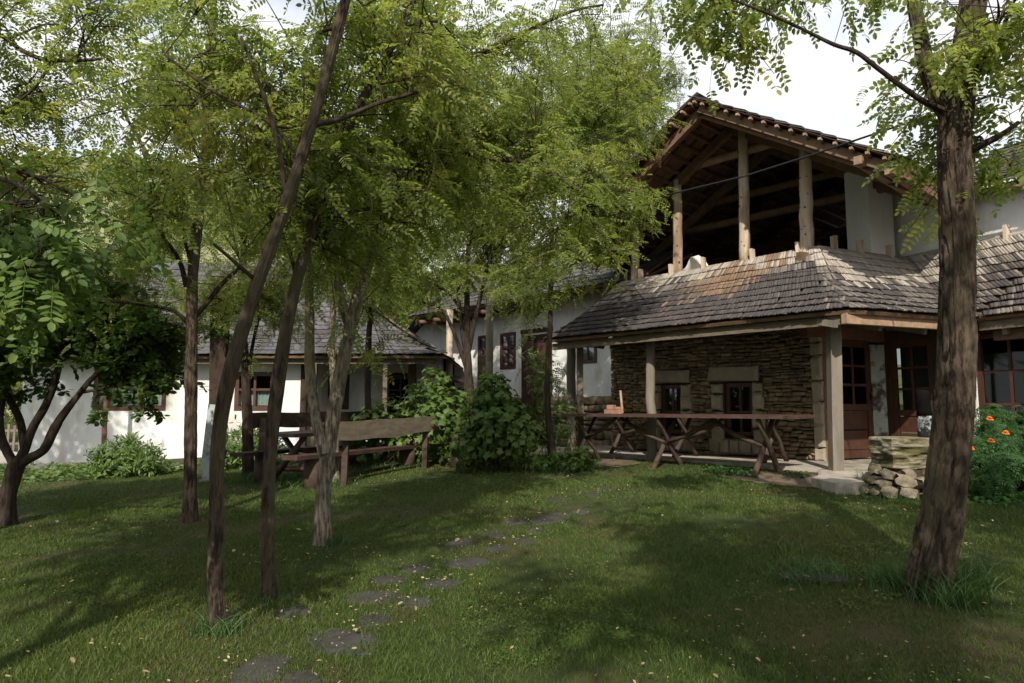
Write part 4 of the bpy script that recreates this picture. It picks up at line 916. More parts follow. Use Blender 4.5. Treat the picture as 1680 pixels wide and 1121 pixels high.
# ------------------------------------------------------------------ vegetation
def leaflet(b, p, d, nrm, L, W, fold=.25):
    d = unit(d); sd_ = unit(np.cross(nrm, d)); up = np.cross(d, sd_)
    P = lambda a, w: p + d * (L * a) + sd_ * (W * w) + up * (abs(w) * W * fold)
    b.add([p, P(.3, .46), P(.72, .42), p + d * L, P(.72, -.42), P(.3, -.46)], [(0, 1, 2, 3), (0, 3, 4, 5)])
def spray_variant(r, pairs, L, ll, lw, droop, petiole=.18):
    b = MB(); z = lambda s: -droop * s * s * L
    for k in range(pairs):
        s = petiole + (1 - petiole) * (k + .5) / pairs; p = np.array([s * L, r.uniform(-.004, .004), z(s)])
        f = 1 - .35 * abs(s - .6)
        for sg in (-1, 1):
            if r.random() < .06: continue
            d = np.array([.35 + r.uniform(-.15, .2), sg, -.25 + r.uniform(-.3, .25)]); n_ = np.array([r.uniform(-.3, .3), r.uniform(-.35, .35), 1])
            leaflet(b, p, d, n_, ll * f * r.uniform(.85, 1.1), lw * f * r.uniform(.85, 1.1))
    leaflet(b, np.array([L, 0, z(1)]), np.array([1, r.uniform(-.3, .3), -.5]), np.array([0, 0, 1.0]), ll, lw)
    for k in range(3):
        a, c = k / 3, (k + 1) / 3
        b.add([(a * L, -.0012, z(a)), (a * L, .0012, z(a)), (c * L, .0012, z(c)), (c * L, -.0012, z(c))], [(0, 1, 2, 3)])
    return variant(np.concatenate(b.V), b.F)
vr = random.Random(21)
LOC = [spray_variant(vr, vr.choice((5, 6, 6, 7)), vr.uniform(.19, .25), .047, .025, vr.uniform(.15, .5)) for _ in range(6)]
LOCN = [spray_variant(vr, vr.choice((5, 6, 7)), vr.uniform(.19, .24), .052, .030, vr.uniform(.2, .5)) for _ in range(6)]
LOCF = [spray_variant(vr, 5, .30, .085, .040, .35) for _ in range(4)]
def cluster_variant(r, n, rad, ll, lw, dome=.5):
    b = MB()
    for _ in range(n):
        a = r.uniform(0, 6.28); d = np.array([math.cos(a), math.sin(a), r.uniform(-.6, dome)])
        leaflet(b, d * rad * r.uniform(.1, .8), d + np.array([0, 0, r.uniform(-.4, .1)]), np.array([r.uniform(-.5, .5), r.uniform(-.5, .5), 1]), ll * r.uniform(.7, 1.15), lw * r.uniform(.8, 1.1), .15)
    return variant(np.concatenate(b.V), b.F)
FRU = [cluster_variant(vr, 6, .07, .085, .058) for _ in range(5)]
BGC = [cluster_variant(vr, 8, .22, .16, .085) for _ in range(5)]
SHR = [cluster_variant(vr, 7, .06, .11, .026, 1.2) for _ in range(5)]
def vine_variant(r):
    n = 9; V = [(0, 0, 0)]; 
    for k in range(n):
        a = -2.5 + 5.0 * k / (n - 1); rr = (.62 if k % 2 else 1.0) * r.uniform(.88, 1.08) * (1 if k not in (0, 8) else .8)
        V.append((rr * math.cos(a) * .52 + .12, rr * math.sin(a) * .5, -.10 * rr * rr - .10 * abs(math.sin(a)) + r.uniform(-.04, .04)))
    return variant(np.array(V), [(0, k, k + 1) for k in range(1, n)])
VIN = [vine_variant(vr) for _ in range(6)]
FER = [spray_variant(vr, 9, .16, .035, .009, .4, .05) for _ in range(4)]

def catmull(P, n):
    P = np.asarray(P, float); Q = np.concatenate([[2 * P[0] - P[1]], P, [2 * P[-1] - P[-2]]]); out = []
    for i in range(len(P) - 1):
        p0_, p1_, p2_, p3_ = Q[i:i + 4]
        for k in range(n):
            t = k / n; out.append(.5 * (2 * p1_ + (p2_ - p0_) * t + (2 * p0_ - 5 * p1_ + 4 * p2_ - p3_) * t * t + (3 * p1_ - p0_ - 3 * p2_ + p3_) * t ** 3))
    return np.array(out + [P[-1]])
def bark_tube(P, r, seg, depth, seed, flare=0.0, fine=26):
    """tapered trunk with vertical fissures cut in as relief"""
    P = np.asarray(P); n = len(P); T = unit(np.gradient(P, axis=0)); X = unit(np.cross(T, np.array([0.2, 1, .1]))); Y = np.cross(T, X)
    s = np.concatenate([[0], np.cumsum(np.linalg.norm(np.diff(P, axis=0), axis=1))]); a = np.arange(seg) / seg * 2 * math.pi
    S_, A_ = np.meshgrid(s, a, indexing='ij'); c, sn = np.cos(A_ + .25 * np.sin(S_ * 2 + seed)), np.sin(A_ + .25 * np.sin(S_ * 2 + seed))
    k = fine * .15
    W1 = noise3(np.stack([c * 2, sn * 2, S_ * 4], -1), 1, seed + 3) - .5
    N1 = noise3(np.stack([c * k + W1 * 1.2, sn * k + W1 * 1.2, S_ * 3.4 + W1], -1), 1, seed); N2 = noise3(np.stack([c * k * 2.1, sn * k * 2.1, S_ * 11], -1), 1, seed + 5); N3 = noise3(np.stack([c * .9, sn * .9, S_ * 3.1], -1), 1, seed + 9); N4 = noise3(np.stack([c * k * 4, sn * k * 4, S_ * 40], -1), 1, seed + 7)
    crack = np.exp(-((N1 - .5) / .085) ** 2); crack2 = np.exp(-((N2 - .5) / .07) ** 2); knot = np.clip(noise3(np.stack([c * 1.6, sn * 1.6, S_ * 2.2], -1), 1, seed + 21) - .74, 0, 1)
    rr = r[:, None] * (1 + .12 * (N3 - .5) + depth * (.25 - crack) + depth * .4 * (.2 - crack2) + depth * .25 * (N4 - .5) + knot * .9)
    if flare: rr *= 1 + flare * np.exp(-S_ / .16) * (1 + .5 * np.sin(A_ * 5 + seed))
    V = P[:, None] + rr[..., None] * (np.cos(A_)[..., None] * X[:, None] + np.sin(A_)[..., None] * Y[:, None])
    F_ = [(i * seg + q, i * seg + (q + 1) % seg, (i + 1) * seg + (q + 1) % seg, (i + 1) * seg + q) for i in range(n - 1) for q in range(seg)]
    F_.append(tuple((n - 1) * seg + q for q in range(seg)))
    return V.reshape(-1, 3), F_
def px_path(L, Y):
    P = np.array([at(p[0], p[1], Y + (p[3] if len(p) > 3 else 0)) for p in L]); r = np.array([p[2] / FPX * (Y + (p[3] if len(p) > 3 else 0)) for p in L]); return P, r
def rv(r): v = r.normal(0, 1, 3); return v / np.linalg.norm(v)
def boughs(skel, crowns, nb, nsub, ntw, nsp, r, scale=1.0, droop=.25):
    """fine branching from the limbs out into the crown; returns the wood and the places of the leaves"""
    w = MB(); pos, hd = [], []; SP = np.concatenate([p for p, _ in skel]); SR = np.concatenate([q for _, q in skel])
    wt = np.array([c[2] for c in crowns], float); wt /= wt.sum()
    for _ in range(nb):
        c, ra, _w = crowns[r.choice(len(crowns), p=wt)]; tgt = c + rv(r) * ra * r.uniform(.35, 1) ** .6
        dd = np.linalg.norm(SP - tgt, axis=1) + np.maximum(0, SP[:, 2] - tgt[2] + .1) * 1.2 + r.uniform(0, .5, len(SP)) * scale
        k = int(np.argmin(dd)); a = SP[k]; ln = np.linalg.norm(tgt - a); r0 = min(SR[k] * .6, .007 + .016 * ln)
        mid = a + (tgt - a) * .5 + np.array([0, 0, .14 * ln]) + rv(r) * .10 * ln; P = catmull([a, mid, tgt], 4); w.tube(P, np.linspace(r0, .004 * scale, len(P)), 5, False)
        subs = [(P, r0)]
        for _s in range(nsub):
            f = r.uniform(.25, 1); b0 = P[int(f * (len(P) - 1))]; d = unit(unit(tgt - a) * .6 + rv(r)); ll = r.uniform(.35, .85) * scale * (1.2 - .4 * f)
            e_ = b0 + d * ll + np.array([0, 0, -droop * ll * r.uniform(0, 1)]); m_ = b0 + (e_ - b0) * .5 + np.array([0, 0, .08 * ll]) + rv(r) * .05 * ll
            Q = catmull([b0, m_, e_], 3); w.tube(Q, np.linspace(.0065, .0028, len(Q)) * scale, 4, False)
            for _t in range(ntw):
                q0 = Q[int(r.uniform(.2, 1) * (len(Q) - 1))]; d2_ = unit(unit(e_ - b0) * .5 + rv(r) + np.array([0, 0, -droop])); l2 = r.uniform(.15, .42) * scale; q1 = q0 + d2_ * l2
                w.tube([q0, q0 + d2_ * l2 * .5 + [0, 0, .02], q1], [.003 * scale, .0025 * scale, .0016 * scale], 3, False)
                for s_ in range(nsp):
                    t = (s_ + r.uniform(.2, .9)) / nsp; pos.append(q0 + (q1 - q0) * t); h = unit(d2_ * .5 + rv(r) * np.array([1, 1, .5])); h[2] = min(h[2], .3) - droop * r.uniform(0, 1.6); hd.append(unit(h))
    return w, np.array(pos), np.array(hd)
def leaf_frames(pos, hd, r, sc=(.8, 1.15), roll=.5):
    n = len(pos); x = hd; up = np.tile([0, 0, 1.0], (n, 1)) + r.normal(0, roll, (n, 3)); y = unit(np.cross(up, x)); z = np.cross(x, y); s = r.uniform(*sc, n)[:, None]
    return frames(pos, x * s, y * s, z * s)
def crown_px(c):
    x, y, Y, rx, ry, rd = c[:6]; return at(x, y, Y), np.array([rx / FPX * Y, rd, ry / FPX * Y]), (c[6] if len(c) > 6 else rx * ry * rd)
def tree(name, label, cat, group, limbs, crowns, nb, nsub=5, ntw=4, nsp=5, leaf='leaf', bark='bark', V=None, ind=300, seed=1, seg=18, depth=.10, Y=None, base=None, flare=.5, scale=1.0, droop=.25, skel_from=.35, detail=14, sc=(.8, 1.15), pods=0, twigs=True, thin=.85):
    r = np.random.default_rng(seed); V = V or LOC; base = gh(*limbs[0][0][:2]) if base is None else base; Y = base[1] if Y is None else Y
    root = thing(name, base, label, cat, group); skel = []
    for i, L in enumerate(limbs):
        P, rad = px_path(L, Y); rad = rad * thin
        if i == 0: P = np.concatenate([[P[0] - [0, 0, .12]], P]); rad = np.concatenate([rad[:1], rad])
        n = detail if i == 0 else 7; P2 = catmull(P, n); r2 = np.interp(np.linspace(0, len(P) - 1, len(P2)), np.arange(len(P)), rad)
        v, f = bark_tube(P2, r2, seg if i == 0 else max(8, seg // 2), depth, seed * 3 + i, flare if i == 0 else 0)
        MB().add(v, f).build('trunk' if i == 0 else 'branch', M[bark if i == 0 or L[0][2] > 7.5 else 'barkd'], root, True)
        k0 = int(len(P2) * skel_from) if i == 0 else 1
        if not (len(L[0]) > 4): skel.append((P2[k0:], r2[k0:]))
    C = [crown_px(c) for c in crowns]
    w, pos, hd = boughs(skel, C, nb, nsub, ntw, nsp, r, scale, droop)
    if twigs: o = w.build('twigs', M['twig'], root, True, kind='stuff')
    T = leaf_frames(pos, hd, r, sc); pieces('leaf', V, T, r.integers(0, len(V), len(T)), [M[leaf]], np.zeros(len(T), int), root, ind, 'foliage')
    if pods:
        b = MB()
        for k in r.choice(len(pos), pods):
            p = pos[k]
            for _ in range(r.integers(2, 6)):
                q = p + r.normal(0, .025, 3) - [0, 0, .02]; d = unit(np.array([r.normal(0, .25), r.normal(0, .25), -1])); s = unit(np.cross(d, rv(r))); l = r.uniform(.05, .08)
                b.add([q, q + d * l * .3 + s * .006, q + d * l, q + d * l * .3 - s * .006, q + d * l * .4 + np.cross(d, s) * .003], [(0, 1, 4), (1, 2, 4), (2, 3, 4), (3, 0, 4)])
        b.build('seed_pods', M['pod'], root, kind='stuff')
    return root
GRP = 'locust trees on the lawn'
tree('locust_tree', 'thick furrowed locust trunk at the right, bending upright from its foot with dead side branches', 'tree', GRP,
     [[(1525, 978, 32), (1531, 930, 32), (1541, 870, 31), (1553, 780, 30), (1564, 680, 29), (1570, 560, 28), (1571, 440, 27), (1568, 320, 26), (1566, 230, 26), (1574, 140, 24), (1588, 60, 22), (1600, -30, 20), (1606, -140, 15, .1)],
      [(1566, 205, 14), (1540, 165, 13), (1521, 110, 13), (1508, 50, 12), (1494, -20, 11), (1470, -110, 8)],
      [(1548, 182, 6, -.06), (1505, 160, 4.5, -.1), (1440, 112, 4, -.12), (1405, 86, 4, -.12), (1365, 72, 3.2, -.1), (1300, 40, 2.6, -.05), (1240, 14, 2.2, 0), (1180, -8, 2, .05)],
      [(1588, 248, 8), (1615, 236, 6, -.05), (1645, 220, 5, -.1), (1671, 201, 3.6, -.12)],
      [(1592, 130, 10), (1640, 70, 8, -.1), (1700, 20, 7, -.2), (1760, -20, 6, -.3)]],
     [(1600, 60, 4.3, 65, 70, .4), (1430, -60, 4.7, 180, 38, .4, .3e4), (1195, -10, 4.7, 45, 40, .2, .5e4), (1535, 180, 4.8, 40, 60, .25, .3e4), (1560, 260, 4.9, 30, 40, .2, .15e4), (1300, -20, 4.7, 70, 22, .2, .25e4), (1650, 10, 4.0, 60, 40, .2, .2e4)],
     27, 3, 3, 3, V=LOCN, seed=11, seg=130, depth=.2, detail=30, flare=.10, skel_from=.7, pods=60, scale=.8, droop=.45, thin=.95)
tree('locust_tree', 'slanting locust trunk nearest the camera on the left, leaning right across the canopy', 'tree', GRP,
     [[(359, 1032, 13), (353, 940, 13), (355, 850, 13), (356, 770, 13), (362, 690, 13), (381, 600, 14), (411, 500, 12.5), (446, 400, 12), (478, 310, 11), (508, 215, 10.5), (535, 120, 10), (562, 20, 10), (588, -90, 8)],
      [(470, 330, 5), (455, 230, 4), (430, 150, 3.5), (395, 60, 3)], [(512, 205, 6), (560, 195, 5, .1), (620, 170, 4, .25), (690, 150, 3, .4)], [(425, 465, 4), (385, 430, 3.5, -.1), (350, 400, 3, -.15)], [(493, 260, 4), (440, 200, 3.5, .2), (350, 150, 3, .3), (270, 90, 2.5, .4)]],
     [(440, 340, 4.9, 100, 90, .5), (390, 180, 5.0, 150, 130, .6), (600, 60, 5.0, 130, 90, .6), (300, 70, 5.0, 130, 100, .5), (570, 270, 5.1, 90, 90, .4)],
     21, 5, 4, 4, seed=12, seg=72, depth=.15, detail=18, skel_from=.45, pods=40)
tree('locust_tree', 'straight mossy locust trunk just right of the slanting one, its foot bare', 'tree', GRP,
     [[(441, 978, 12), (440, 900, 12), (440, 820, 12), (443, 750, 12), (453, 650, 13), (468, 550, 12), (486, 465, 11), (510, 380, 10), (540, 280, 10), (580, 190, 9), (625, 110, 8), (670, 20, 7), (700, -70, 5)],
      [(480, 480, 5), (500, 400, 4.5, .1), (520, 300, 4, .2), (530, 200, 3, .2)], [(545, 270, 5), (600, 250, 4, .2), (660, 235, 3.5, .3)], [(488, 460, 4), (470, 400, 3), (440, 350, 3, -.2)]],
     [(560, 330, 5.7, 110, 110, .6), (660, 150, 5.8, 130, 130, .7), (480, 200, 5.8, 120, 130, .6), (530, 440, 5.5, 70, 50, .4, 3e3)],
     21, 5, 4, 4, seed=13, seg=64, depth=.14, detail=16, skel_from=.5)
tree('locust_tree', 'pale forked locust trunk with a sawn second stem, standing before the picnic table', 'tree', GRP,
     [[(530, 893, 14), (529, 840, 13.5), (533, 780, 13.5), (541, 715, 14), (552, 650, 13), (564, 590, 13), (576, 530, 12), (598, 450, 11), (622, 380, 12), (648, 300, 11), (672, 220, 10), (694, 130, 9), (718, 40, 8), (735, -60, 6)],
      [(531, 745, 11, -.05), (519, 690, 10, -.05), (511, 640, 9.5, -.03), (508, 580, 9, 0), (508, 520, 9, .05), (506, 450, 8, .1), (500, 380, 6, .2)],
      [(640, 325, 6), (665, 290, 5.5), (700, 265, 5), (755, 252, 4.5, .2), (812, 262, 4, .3), (865, 268, 3.4, .4), (930, 300, 2.8, .5), (980, 338, 2, .6)],
      [(690, 150, 6), (722, 118, 5, .1), (760, 100, 4.5, .2), (850, 58, 4, .4), (935, 20, 3, .6), (990, 8, 2.2, .7)], [(575, 545, 9), (557, 480, 8, -.1), (545, 400, 6, -.1), (560, 330, 5)]],
     [(720, 330, 6.9, 130, 110, .8), (790, 170, 7.1, 170, 120, .9), (640, 420, 6.8, 120, 60, .6), (900, 330, 7.4, 110, 90, .6), (950, 60, 7.4, 130, 90, .7), (640, 200, 6.9, 110, 120, .7), (600, 470, 6.6, 70, 45, .4), (870, 200, 7.4, 110, 110, .7)],
     48, 5, 4, 4, bark='barkp', seed=14, seg=76, depth=.14, detail=18, skel_from=.5, pods=60)
tree('locust_tree', 'straight brown locust trunk at the left with level low branches reaching left', 'tree', GRP,
     [[(311, 856, 12), (312, 760, 11.5), (313, 680, 11), (314, 600, 10.5), (315, 520, 10), (317, 440, 9.5), (325, 350, 10), (336, 260, 9), (343, 180, 8), (347, 90, 7), (352, -20, 6)],
      [(308, 530, 4), (285, 510, 3.6, -.1), (250, 502, 3.2, -.2), (200, 496, 3, -.3), (155, 492, 2.6, -.3), (105, 480, 2.2, -.3)], [(308, 540, 3.4), (270, 530, 3, .2), (220, 530, 2.6, .3), (165, 532, 2, .4)],
      [(320, 520, 5), (345, 490, 4.5, .1), (370, 460, 4, .15), (405, 430, 3.2, .2)], [(306, 470, 5), (295, 430, 4.5), (275, 400, 4, .1), (255, 380, 3)], [(317, 440, 5), (285, 330, 4, .2), (240, 250, 3.4, .3), (200, 180, 2.6, .4)]],
     [(250, 330, 7.8, 110, 90, .9), (330, 200, 8, 130, 120, 1), (230, 130, 8.2, 120, 60, .8), (370, 470, 8.2, 70, 50, .6, 9e3), (230, 400, 8.4, 130, 70, .9, 1.6e4), (230, 500, 8.6, 110, 55, .6, 1.6e4), (350, 60, 8.2, 150, 90, .9)],
     31, 5, 4, 4, seed=15, seg=52, depth=.13, detail=14, skel_from=.5)
tree('fruit_tree', 'dark low fruit tree at the left edge, forking near the ground into crooked limbs', 'tree', None,
     [[(10, 860, 16), (10, 830, 15), (16, 800, 14), (24, 772, 15), (30, 758, 14)],
      [(26, 765, 9), (12, 742, 8), (2, 715, 7), (0, 680, 6.5), (8, 640, 6), (20, 600, 5)], [(30, 760, 10), (42, 735, 8), (55, 700, 7.5), (75, 665, 7), (92, 620, 6), (100, 575, 5), (108, 520, 4, .1)],
      [(32, 762, 9), (48, 752, 9), (72, 738, 8), (92, 700, 8), (108, 675, 6.5), (135, 640, 5.5), (158, 615, 4.5), (200, 590, 3.5)], [(40, 735, 7, .1), (33, 690, 6.5, .2), (15, 655, 6, .3), (-10, 610, 5, .4)], [(2, 690, 5, .2), (-25, 640, 5, .2), (-60, 580, 4, .1)]],
     [(60, 538, 8.2, 120, 56, 1.0), (200, 545, 8.4, 85, 42, .7), (-60, 560, 8.3, 120, 80, 1.0), (150, 490, 8.7, 140, 50, .8), (255, 560, 8.9, 50, 60, .6), (265, 610, 8.5, 28, 40, .3, 2e3), (20, 480, 8.2, 110, 40, .8)],
     74, 5, 4, 4, leaf='leafd', bark='barkd', V=FRU, seed=16, seg=24, depth=.12, detail=12, skel_from=.6, scale=.8, droop=.2)
tree('locust_tree', 'thin dark stem beside the far bench, left of the picnic table', 'tree', GRP,
     [[(407, 784, 10), (407, 720, 10), (405, 660, 9.5), (403, 600, 8), (398, 540, 7), (395, 470, 6), (400, 400, 5), (410, 300, 4)], [(407, 640, 4), (412, 580, 3.6), (425, 520, 3), (440, 470, 2.4)]],
     [(410, 470, 11, 70, 50, .8), (390, 340, 11, 90, 80, .8), (480, 480, 11, 50, 40, .6), (350, 490, 11, 60, 40, .6)], 34, 4, 4, 4, seed=17, seg=16, detail=8, ind=100, bark='barkd')
tree('locust_tree', 'smooth thin grey trunk right behind the pale forked trunk', 'tree', GRP,
     [[(550, 791, 8), (550, 740, 7.5), (549, 690, 7), (547, 640, 6.5), (545, 560, 6), (548, 470, 5), (556, 380, 4)]],
     [(570, 390, 10.5, 80, 70, .8)], 12, 4, 4, 4, seed=18, seg=14, detail=8, ind=60, bark='barkp')
tree('locust_tree', 'slender tree before the low house porch, its trunk rising out of the vine hedge', 'tree', GRP,
     [[(605, 690, 6.5), (603, 640, 6), (604, 590, 6.5), (606, 540, 5.5), (612, 480, 5), (622, 420, 4)]],
     [(640, 420, 12.5, 80, 70, 1), (600, 470, 12.5, 60, 40, .7)], 16, 4, 4, 4, seed=19, seg=12, detail=7, ind=60, base=at(605, 690, 12.6), bark='barkd')
tree('locust_tree', 'multi-stemmed dark tree growing up behind the tall vine bush', 'tree', GRP,
     [[(770, 660, 9), (769, 630, 9), (768, 600, 8), (766, 560, 6.5), (766, 500, 5.5), (768, 420, 5), (774, 340, 4)], [(766, 605, 5), (750, 560, 4), (738, 530, 3.6), (722, 505, 3), (690, 495, 2.4)], [(768, 600, 5), (758, 540, 4.4), (752, 480, 4), (750, 420, 3)], [(768, 580, 5), (780, 520, 4.6), (795, 460, 4), (810, 400, 3)], [(766, 520, 4), (735, 480, 3), (715, 470, 3)]],
     [(780, 360, 13.4, 110, 90, 1.5), (720, 440, 13.2, 80, 50, 1), (830, 420, 13.4, 70, 60, 1), (760, 260, 13.8, 110, 80, 1.4)],
     58, 5, 4, 4, seed=20, seg=16, detail=8, ind=100, base=at(770, 745, 13.0), bark='barkd', scale=1.2)
tree('locust_tree', 'slim solitary tree in front of the left end of the porch', 'tree', GRP,
     [[(907, 772, 7), (905, 735, 7.5), (900, 690, 6), (898, 640, 5.5), (900, 580, 5), (903, 520, 5), (904, 460, 4.5), (906, 390, 4), (912, 310, 3.5), (922, 230, 3)], [(903, 500, 3), (870, 520, 2.4), (838, 500, 2)], [(905, 430, 3.4), (925, 380, 3), (950, 330, 2.5)], [(906, 390, 3), (880, 340, 2.5), (870, 290, 2)], [(914, 300, 3), (960, 230, 2.6, .2), (1010, 190, 2, .3)]],
     [(930, 330, 10.8, 90, 90, 1.0), (1010, 240, 11, 90, 80, .9), (895, 470, 10.8, 65, 45, .6), (985, 420, 10.6, 70, 60, .6), (1020, 330, 10.8, 70, 60, .6), (960, 130, 11.2, 120, 90, 1), (860, 250, 11, 90, 80, 1)],
     56, 5, 4, 4, seed=21, seg=14, detail=8, ind=200, skel_from=.5, scale=1.0, bark='barkd', pods=40)
tree('locust_tree', 'locust leaning in from beyond the left edge, its long bare bough crossing the corner', 'tree', GRP,
     [[(-330, 900, 16), (-325, 700, 15), (-310, 500, 14), (-280, 300, 12), (-230, 150, 10), (-150, 60, 7), (-60, 40, 5.5), (0, 58, 4.6), (35, 82, 4.4), (70, 97, 4), (115, 100, 3.4), (165, 97, 3)], [(88, 96, 3), (60, 140, 2.6), (25, 170, 2.4), (-10, 190, 2)], [(-300, 420, 8), (-200, 330, 6, -.5), (-80, 270, 5, -1), (60, 290, 3.4, -1.2), (180, 360, 2.4, -1.3)], [(-250, 200, 8), (-150, 20, 6, .2), (-20, -60, 5, .4), (120, -60, 4, .6)]],
     [(90, 130, 6.2, 120, 70, .7), (20, 60, 6.2, 130, 80, .8), (170, 40, 6.4, 110, 60, .7), (-60, 200, 6, 100, 80, .7), (60, 330, 5.0, 70, 30, .4, 5e3)],
     18, 5, 4, 4, seed=22, seg=16, detail=10, base=np.array([*at(-330, 900, 5.9)[:2], float(gz(*at(-330, 900, 5.9)[:2]))]), Y=5.9, skel_from=.55)
tree('locust_sapling', 'young locust close to the camera at the left edge, showing only broad hanging leaves', 'tree', GRP,
     [[(-420, 1000, 16), (-415, 800, 14), (-400, 600, 12), (-370, 450, 10), (-300, 340, 8), (-200, 280, 6), (-90, 270, 5), (20, 300, 4), (80, 340, 3)]],
     [(60, 375, 2.7, 80, 48, .15), (120, 410, 2.8, 40, 30, .12, 2e2), (-40, 380, 2.7, 90, 60, .2)],
     16, 3, 2, 2, leaf='vine', V=LOCN, seed=23, seg=16, detail=8, base=np.array([*at(-420, 1000, 2.7)[:2], float(gz(*at(-420, 1000, 2.7)[:2]))]), Y=2.7, skel_from=.5, scale=.5, droop=.6)

# trees behind the camera and to its left that shade the lawn
def plain_tree(label, x, y, h, crowns, nb, seed, leaf='leaf', V=None, r0=.14, ind=0, name='locust_tree', group=GRP, bark='bark', scale=1.1, twigs=True, nsub=5, ntw=4, nsp=4, sc=(.9, 1.3), droop=.25):
    r = np.random.default_rng(seed); z = float(gz(x, y)); root = thing(name, (x, y, z), label, 'tree', group); V = V or LOC
    P = catmull([(x, y, z - .1), (x + r.normal(0, .1), y + r.normal(0, .1), z + h * .3), (x + r.normal(0, .25), y + r.normal(0, .25), z + h * .6), (x + r.normal(0, .4), y + r.normal(0, .4), z + h * .95)], 7)
    rr = np.linspace(r0, r0 * .3, len(P)); v, f = bark_tube(P, rr, 14, .1, seed, .25); MB().add(v, f).build('trunk', M[bark], root, True)
    C = [(np.array(c[:3], float), np.array(c[3:6], float), c[3] * c[4] * c[5]) for c in crowns]
    w, pos, hd = boughs([(P[len(P) // 3:], rr[len(P) // 3:])], C, nb, nsub, ntw, nsp, r, scale, droop); w.build('twigs', M['twig'], root, True, kind='stuff')
    T = leaf_frames(pos, hd, r, sc); pieces('leaf', V, T, r.integers(0, len(V), len(T)), [M[leaf]], np.zeros(len(T), int), root, ind, 'foliage'); return root
plain_tree('tall locust behind the camera on the left, shading the near lawn', -3.6, -.6, 7, [(-3.2, .2, 5.9, 2.3, 2.0, 1.2), (-5.6, 1.8, 5.8, 1.6, 1.6, .9), (-1.6, 1.9, 5.7, 1.5, 1.0, .8)], 46, 31)
plain_tree('locust tree behind the camera, shading the middle of the lawn', .6, -2.6, 7, [(.8, -1.6, 6.2, 2.4, 2.0, 1.2), (1.6, 1.0, 6.0, 1.8, 1.3, .8)], 36, 32)
plain_tree('locust tree behind the camera on the right', 5.2, -1.2, 7, [(4.2, -.8, 6.0, 2.0, 1.6, 1.0), (3.2, 1.2, 5.7, 1.3, .9, .7)], 36, 33)
plain_tree('locust tree farther left beyond the frame, shading the lawn by the fruit tree', -8.6, 4.0, 7, [(-7.6, 3.4, 5.8, 2.0, 2.2, 1.3)], 34, 34)
plain_tree('tall locust outside the left edge, shading the wall of the low house', -11.8, 9.2, 8, [(-10.6, 8.8, 6.3, 1.9, 2.4, 1.7), (-13.6, 9.5, 6.0, 2.0, 2.2, 1.7)], 50, 35)  # unseen tree, put in to keep that wall out of the sun
for k_, (x, y, hh) in enumerate(((-14, -6, 5), (-9.5, -10, 5.5), (-4, -12.5, 5), (2, -13, 5.5), (8, -11, 5), (13, -6, 5), (-17, 0, 5))):
    plain_tree(['dense garden tree far left behind the camera', 'dense garden tree behind the camera, left of the middle', 'dense low garden tree straight behind the camera', 'dense garden tree straight behind the camera, taller', 'dense garden tree behind the camera on the right', 'dense garden tree far right behind the camera', 'dense garden tree beyond the left edge of the lawn'][k_], x, y, hh, [(x, y, hh * .55 + .3, 2.6, 2.2, hh * .42)], 40, 80 + k_, 'leafd', BGC, .16, 0, 'garden_tree', 'garden trees around the lawn', 'barkd', 1.6, False, 5, 4, 3, (.9, 1.6))
# background trees
BGG = 'trees behind the houses'
def bgt(label, px, Y, h, cr, nb, seed, leaf='leaf', V=None, sc=(.9, 1.5)):
    p = at(px, 600, Y); C = []
    for c in cr: q = at(c[0], c[1], Y + (c[4] if len(c) > 4 else 0)); C.append((*q, c[2] / FPX * Y, 1.8, c[3] / FPX * Y))
    plain_tree(label, p[0], p[1], h, C, nb, seed, leaf, V or LOCF, .2, 0, 'background_tree', BGG, 'barkd', 1.9, True, 5, 4, 4, sc)
bgt('tall pale feathery tree rising behind the open loft roof', 1040, 24, 11, [(1060, 110, 75, 120), (990, 230, 90, 120), (960, 60, 110, 110), (1085, 200, 45, 60)], 70, 41, 'leafp')
bgt('leafy tree behind the roof of the white house, seen through the nearer crowns', 840, 25, 10, [(850, 240, 120, 120), (760, 330, 110, 100), (880, 120, 120, 90)], 70, 42, 'leafp')
bgt('bright green tree between the low house and the white house', 640, 27, 9, [(650, 440, 90, 90), (700, 350, 90, 90), (600, 300, 110, 100), (630, 520, 60, 40)], 70, 43)
bgt('green tree behind the ridge of the low house', 480, 28, 9, [(480, 330, 110, 100), (400, 380, 90, 70), (540, 230, 110, 100)], 60, 44)
bgt('light green tree behind the left end of the low house', 200, 27, 7, [(200, 450, 90, 45), (290, 400, 70, 60), (120, 470, 60, 40)], 40, 45, 'leafp')
bgt('dense green tree beyond the far left corner of the low house', -10, 26, 6, [(-20, 580, 80, 90), (-80, 480, 110, 110), (40, 470, 60, 60)], 60, 46)
bgt('dense broad tree left of the low house, beyond the fence', -150, 24, 6, [(-150, 560, 110, 110), (-30, 660, 50, 60)], 50, 47)
# scrub scattered over the hillside
hv = []; r = np.random.default_rng(9)
for _ in range(900):
    x = r.uniform(-260, 60); y = r.uniform(55, 230)
    if noise3(np.array([x, y, 0]), .03, 3) < .47: continue
    for k in range(5): hv.append((x + r.normal(0, 1.2), y + r.normal(0, 1.2), float(gz(x, y)) + r.uniform(.3, 2.2)))
hv = np.array(hv); d = unit(r.normal(0, 1, (len(hv), 3))); T = leaf_frames(hv, d, r, (6, 12), .6); v, l, s, _ = merge(BGC, T, r.integers(0, 5, len(T)))
stuff_mesh('hillside_scrub', v, l, s, [M['leafd']], label='dark scrub dotted over the dry hillside behind the houses', cat='scrub')

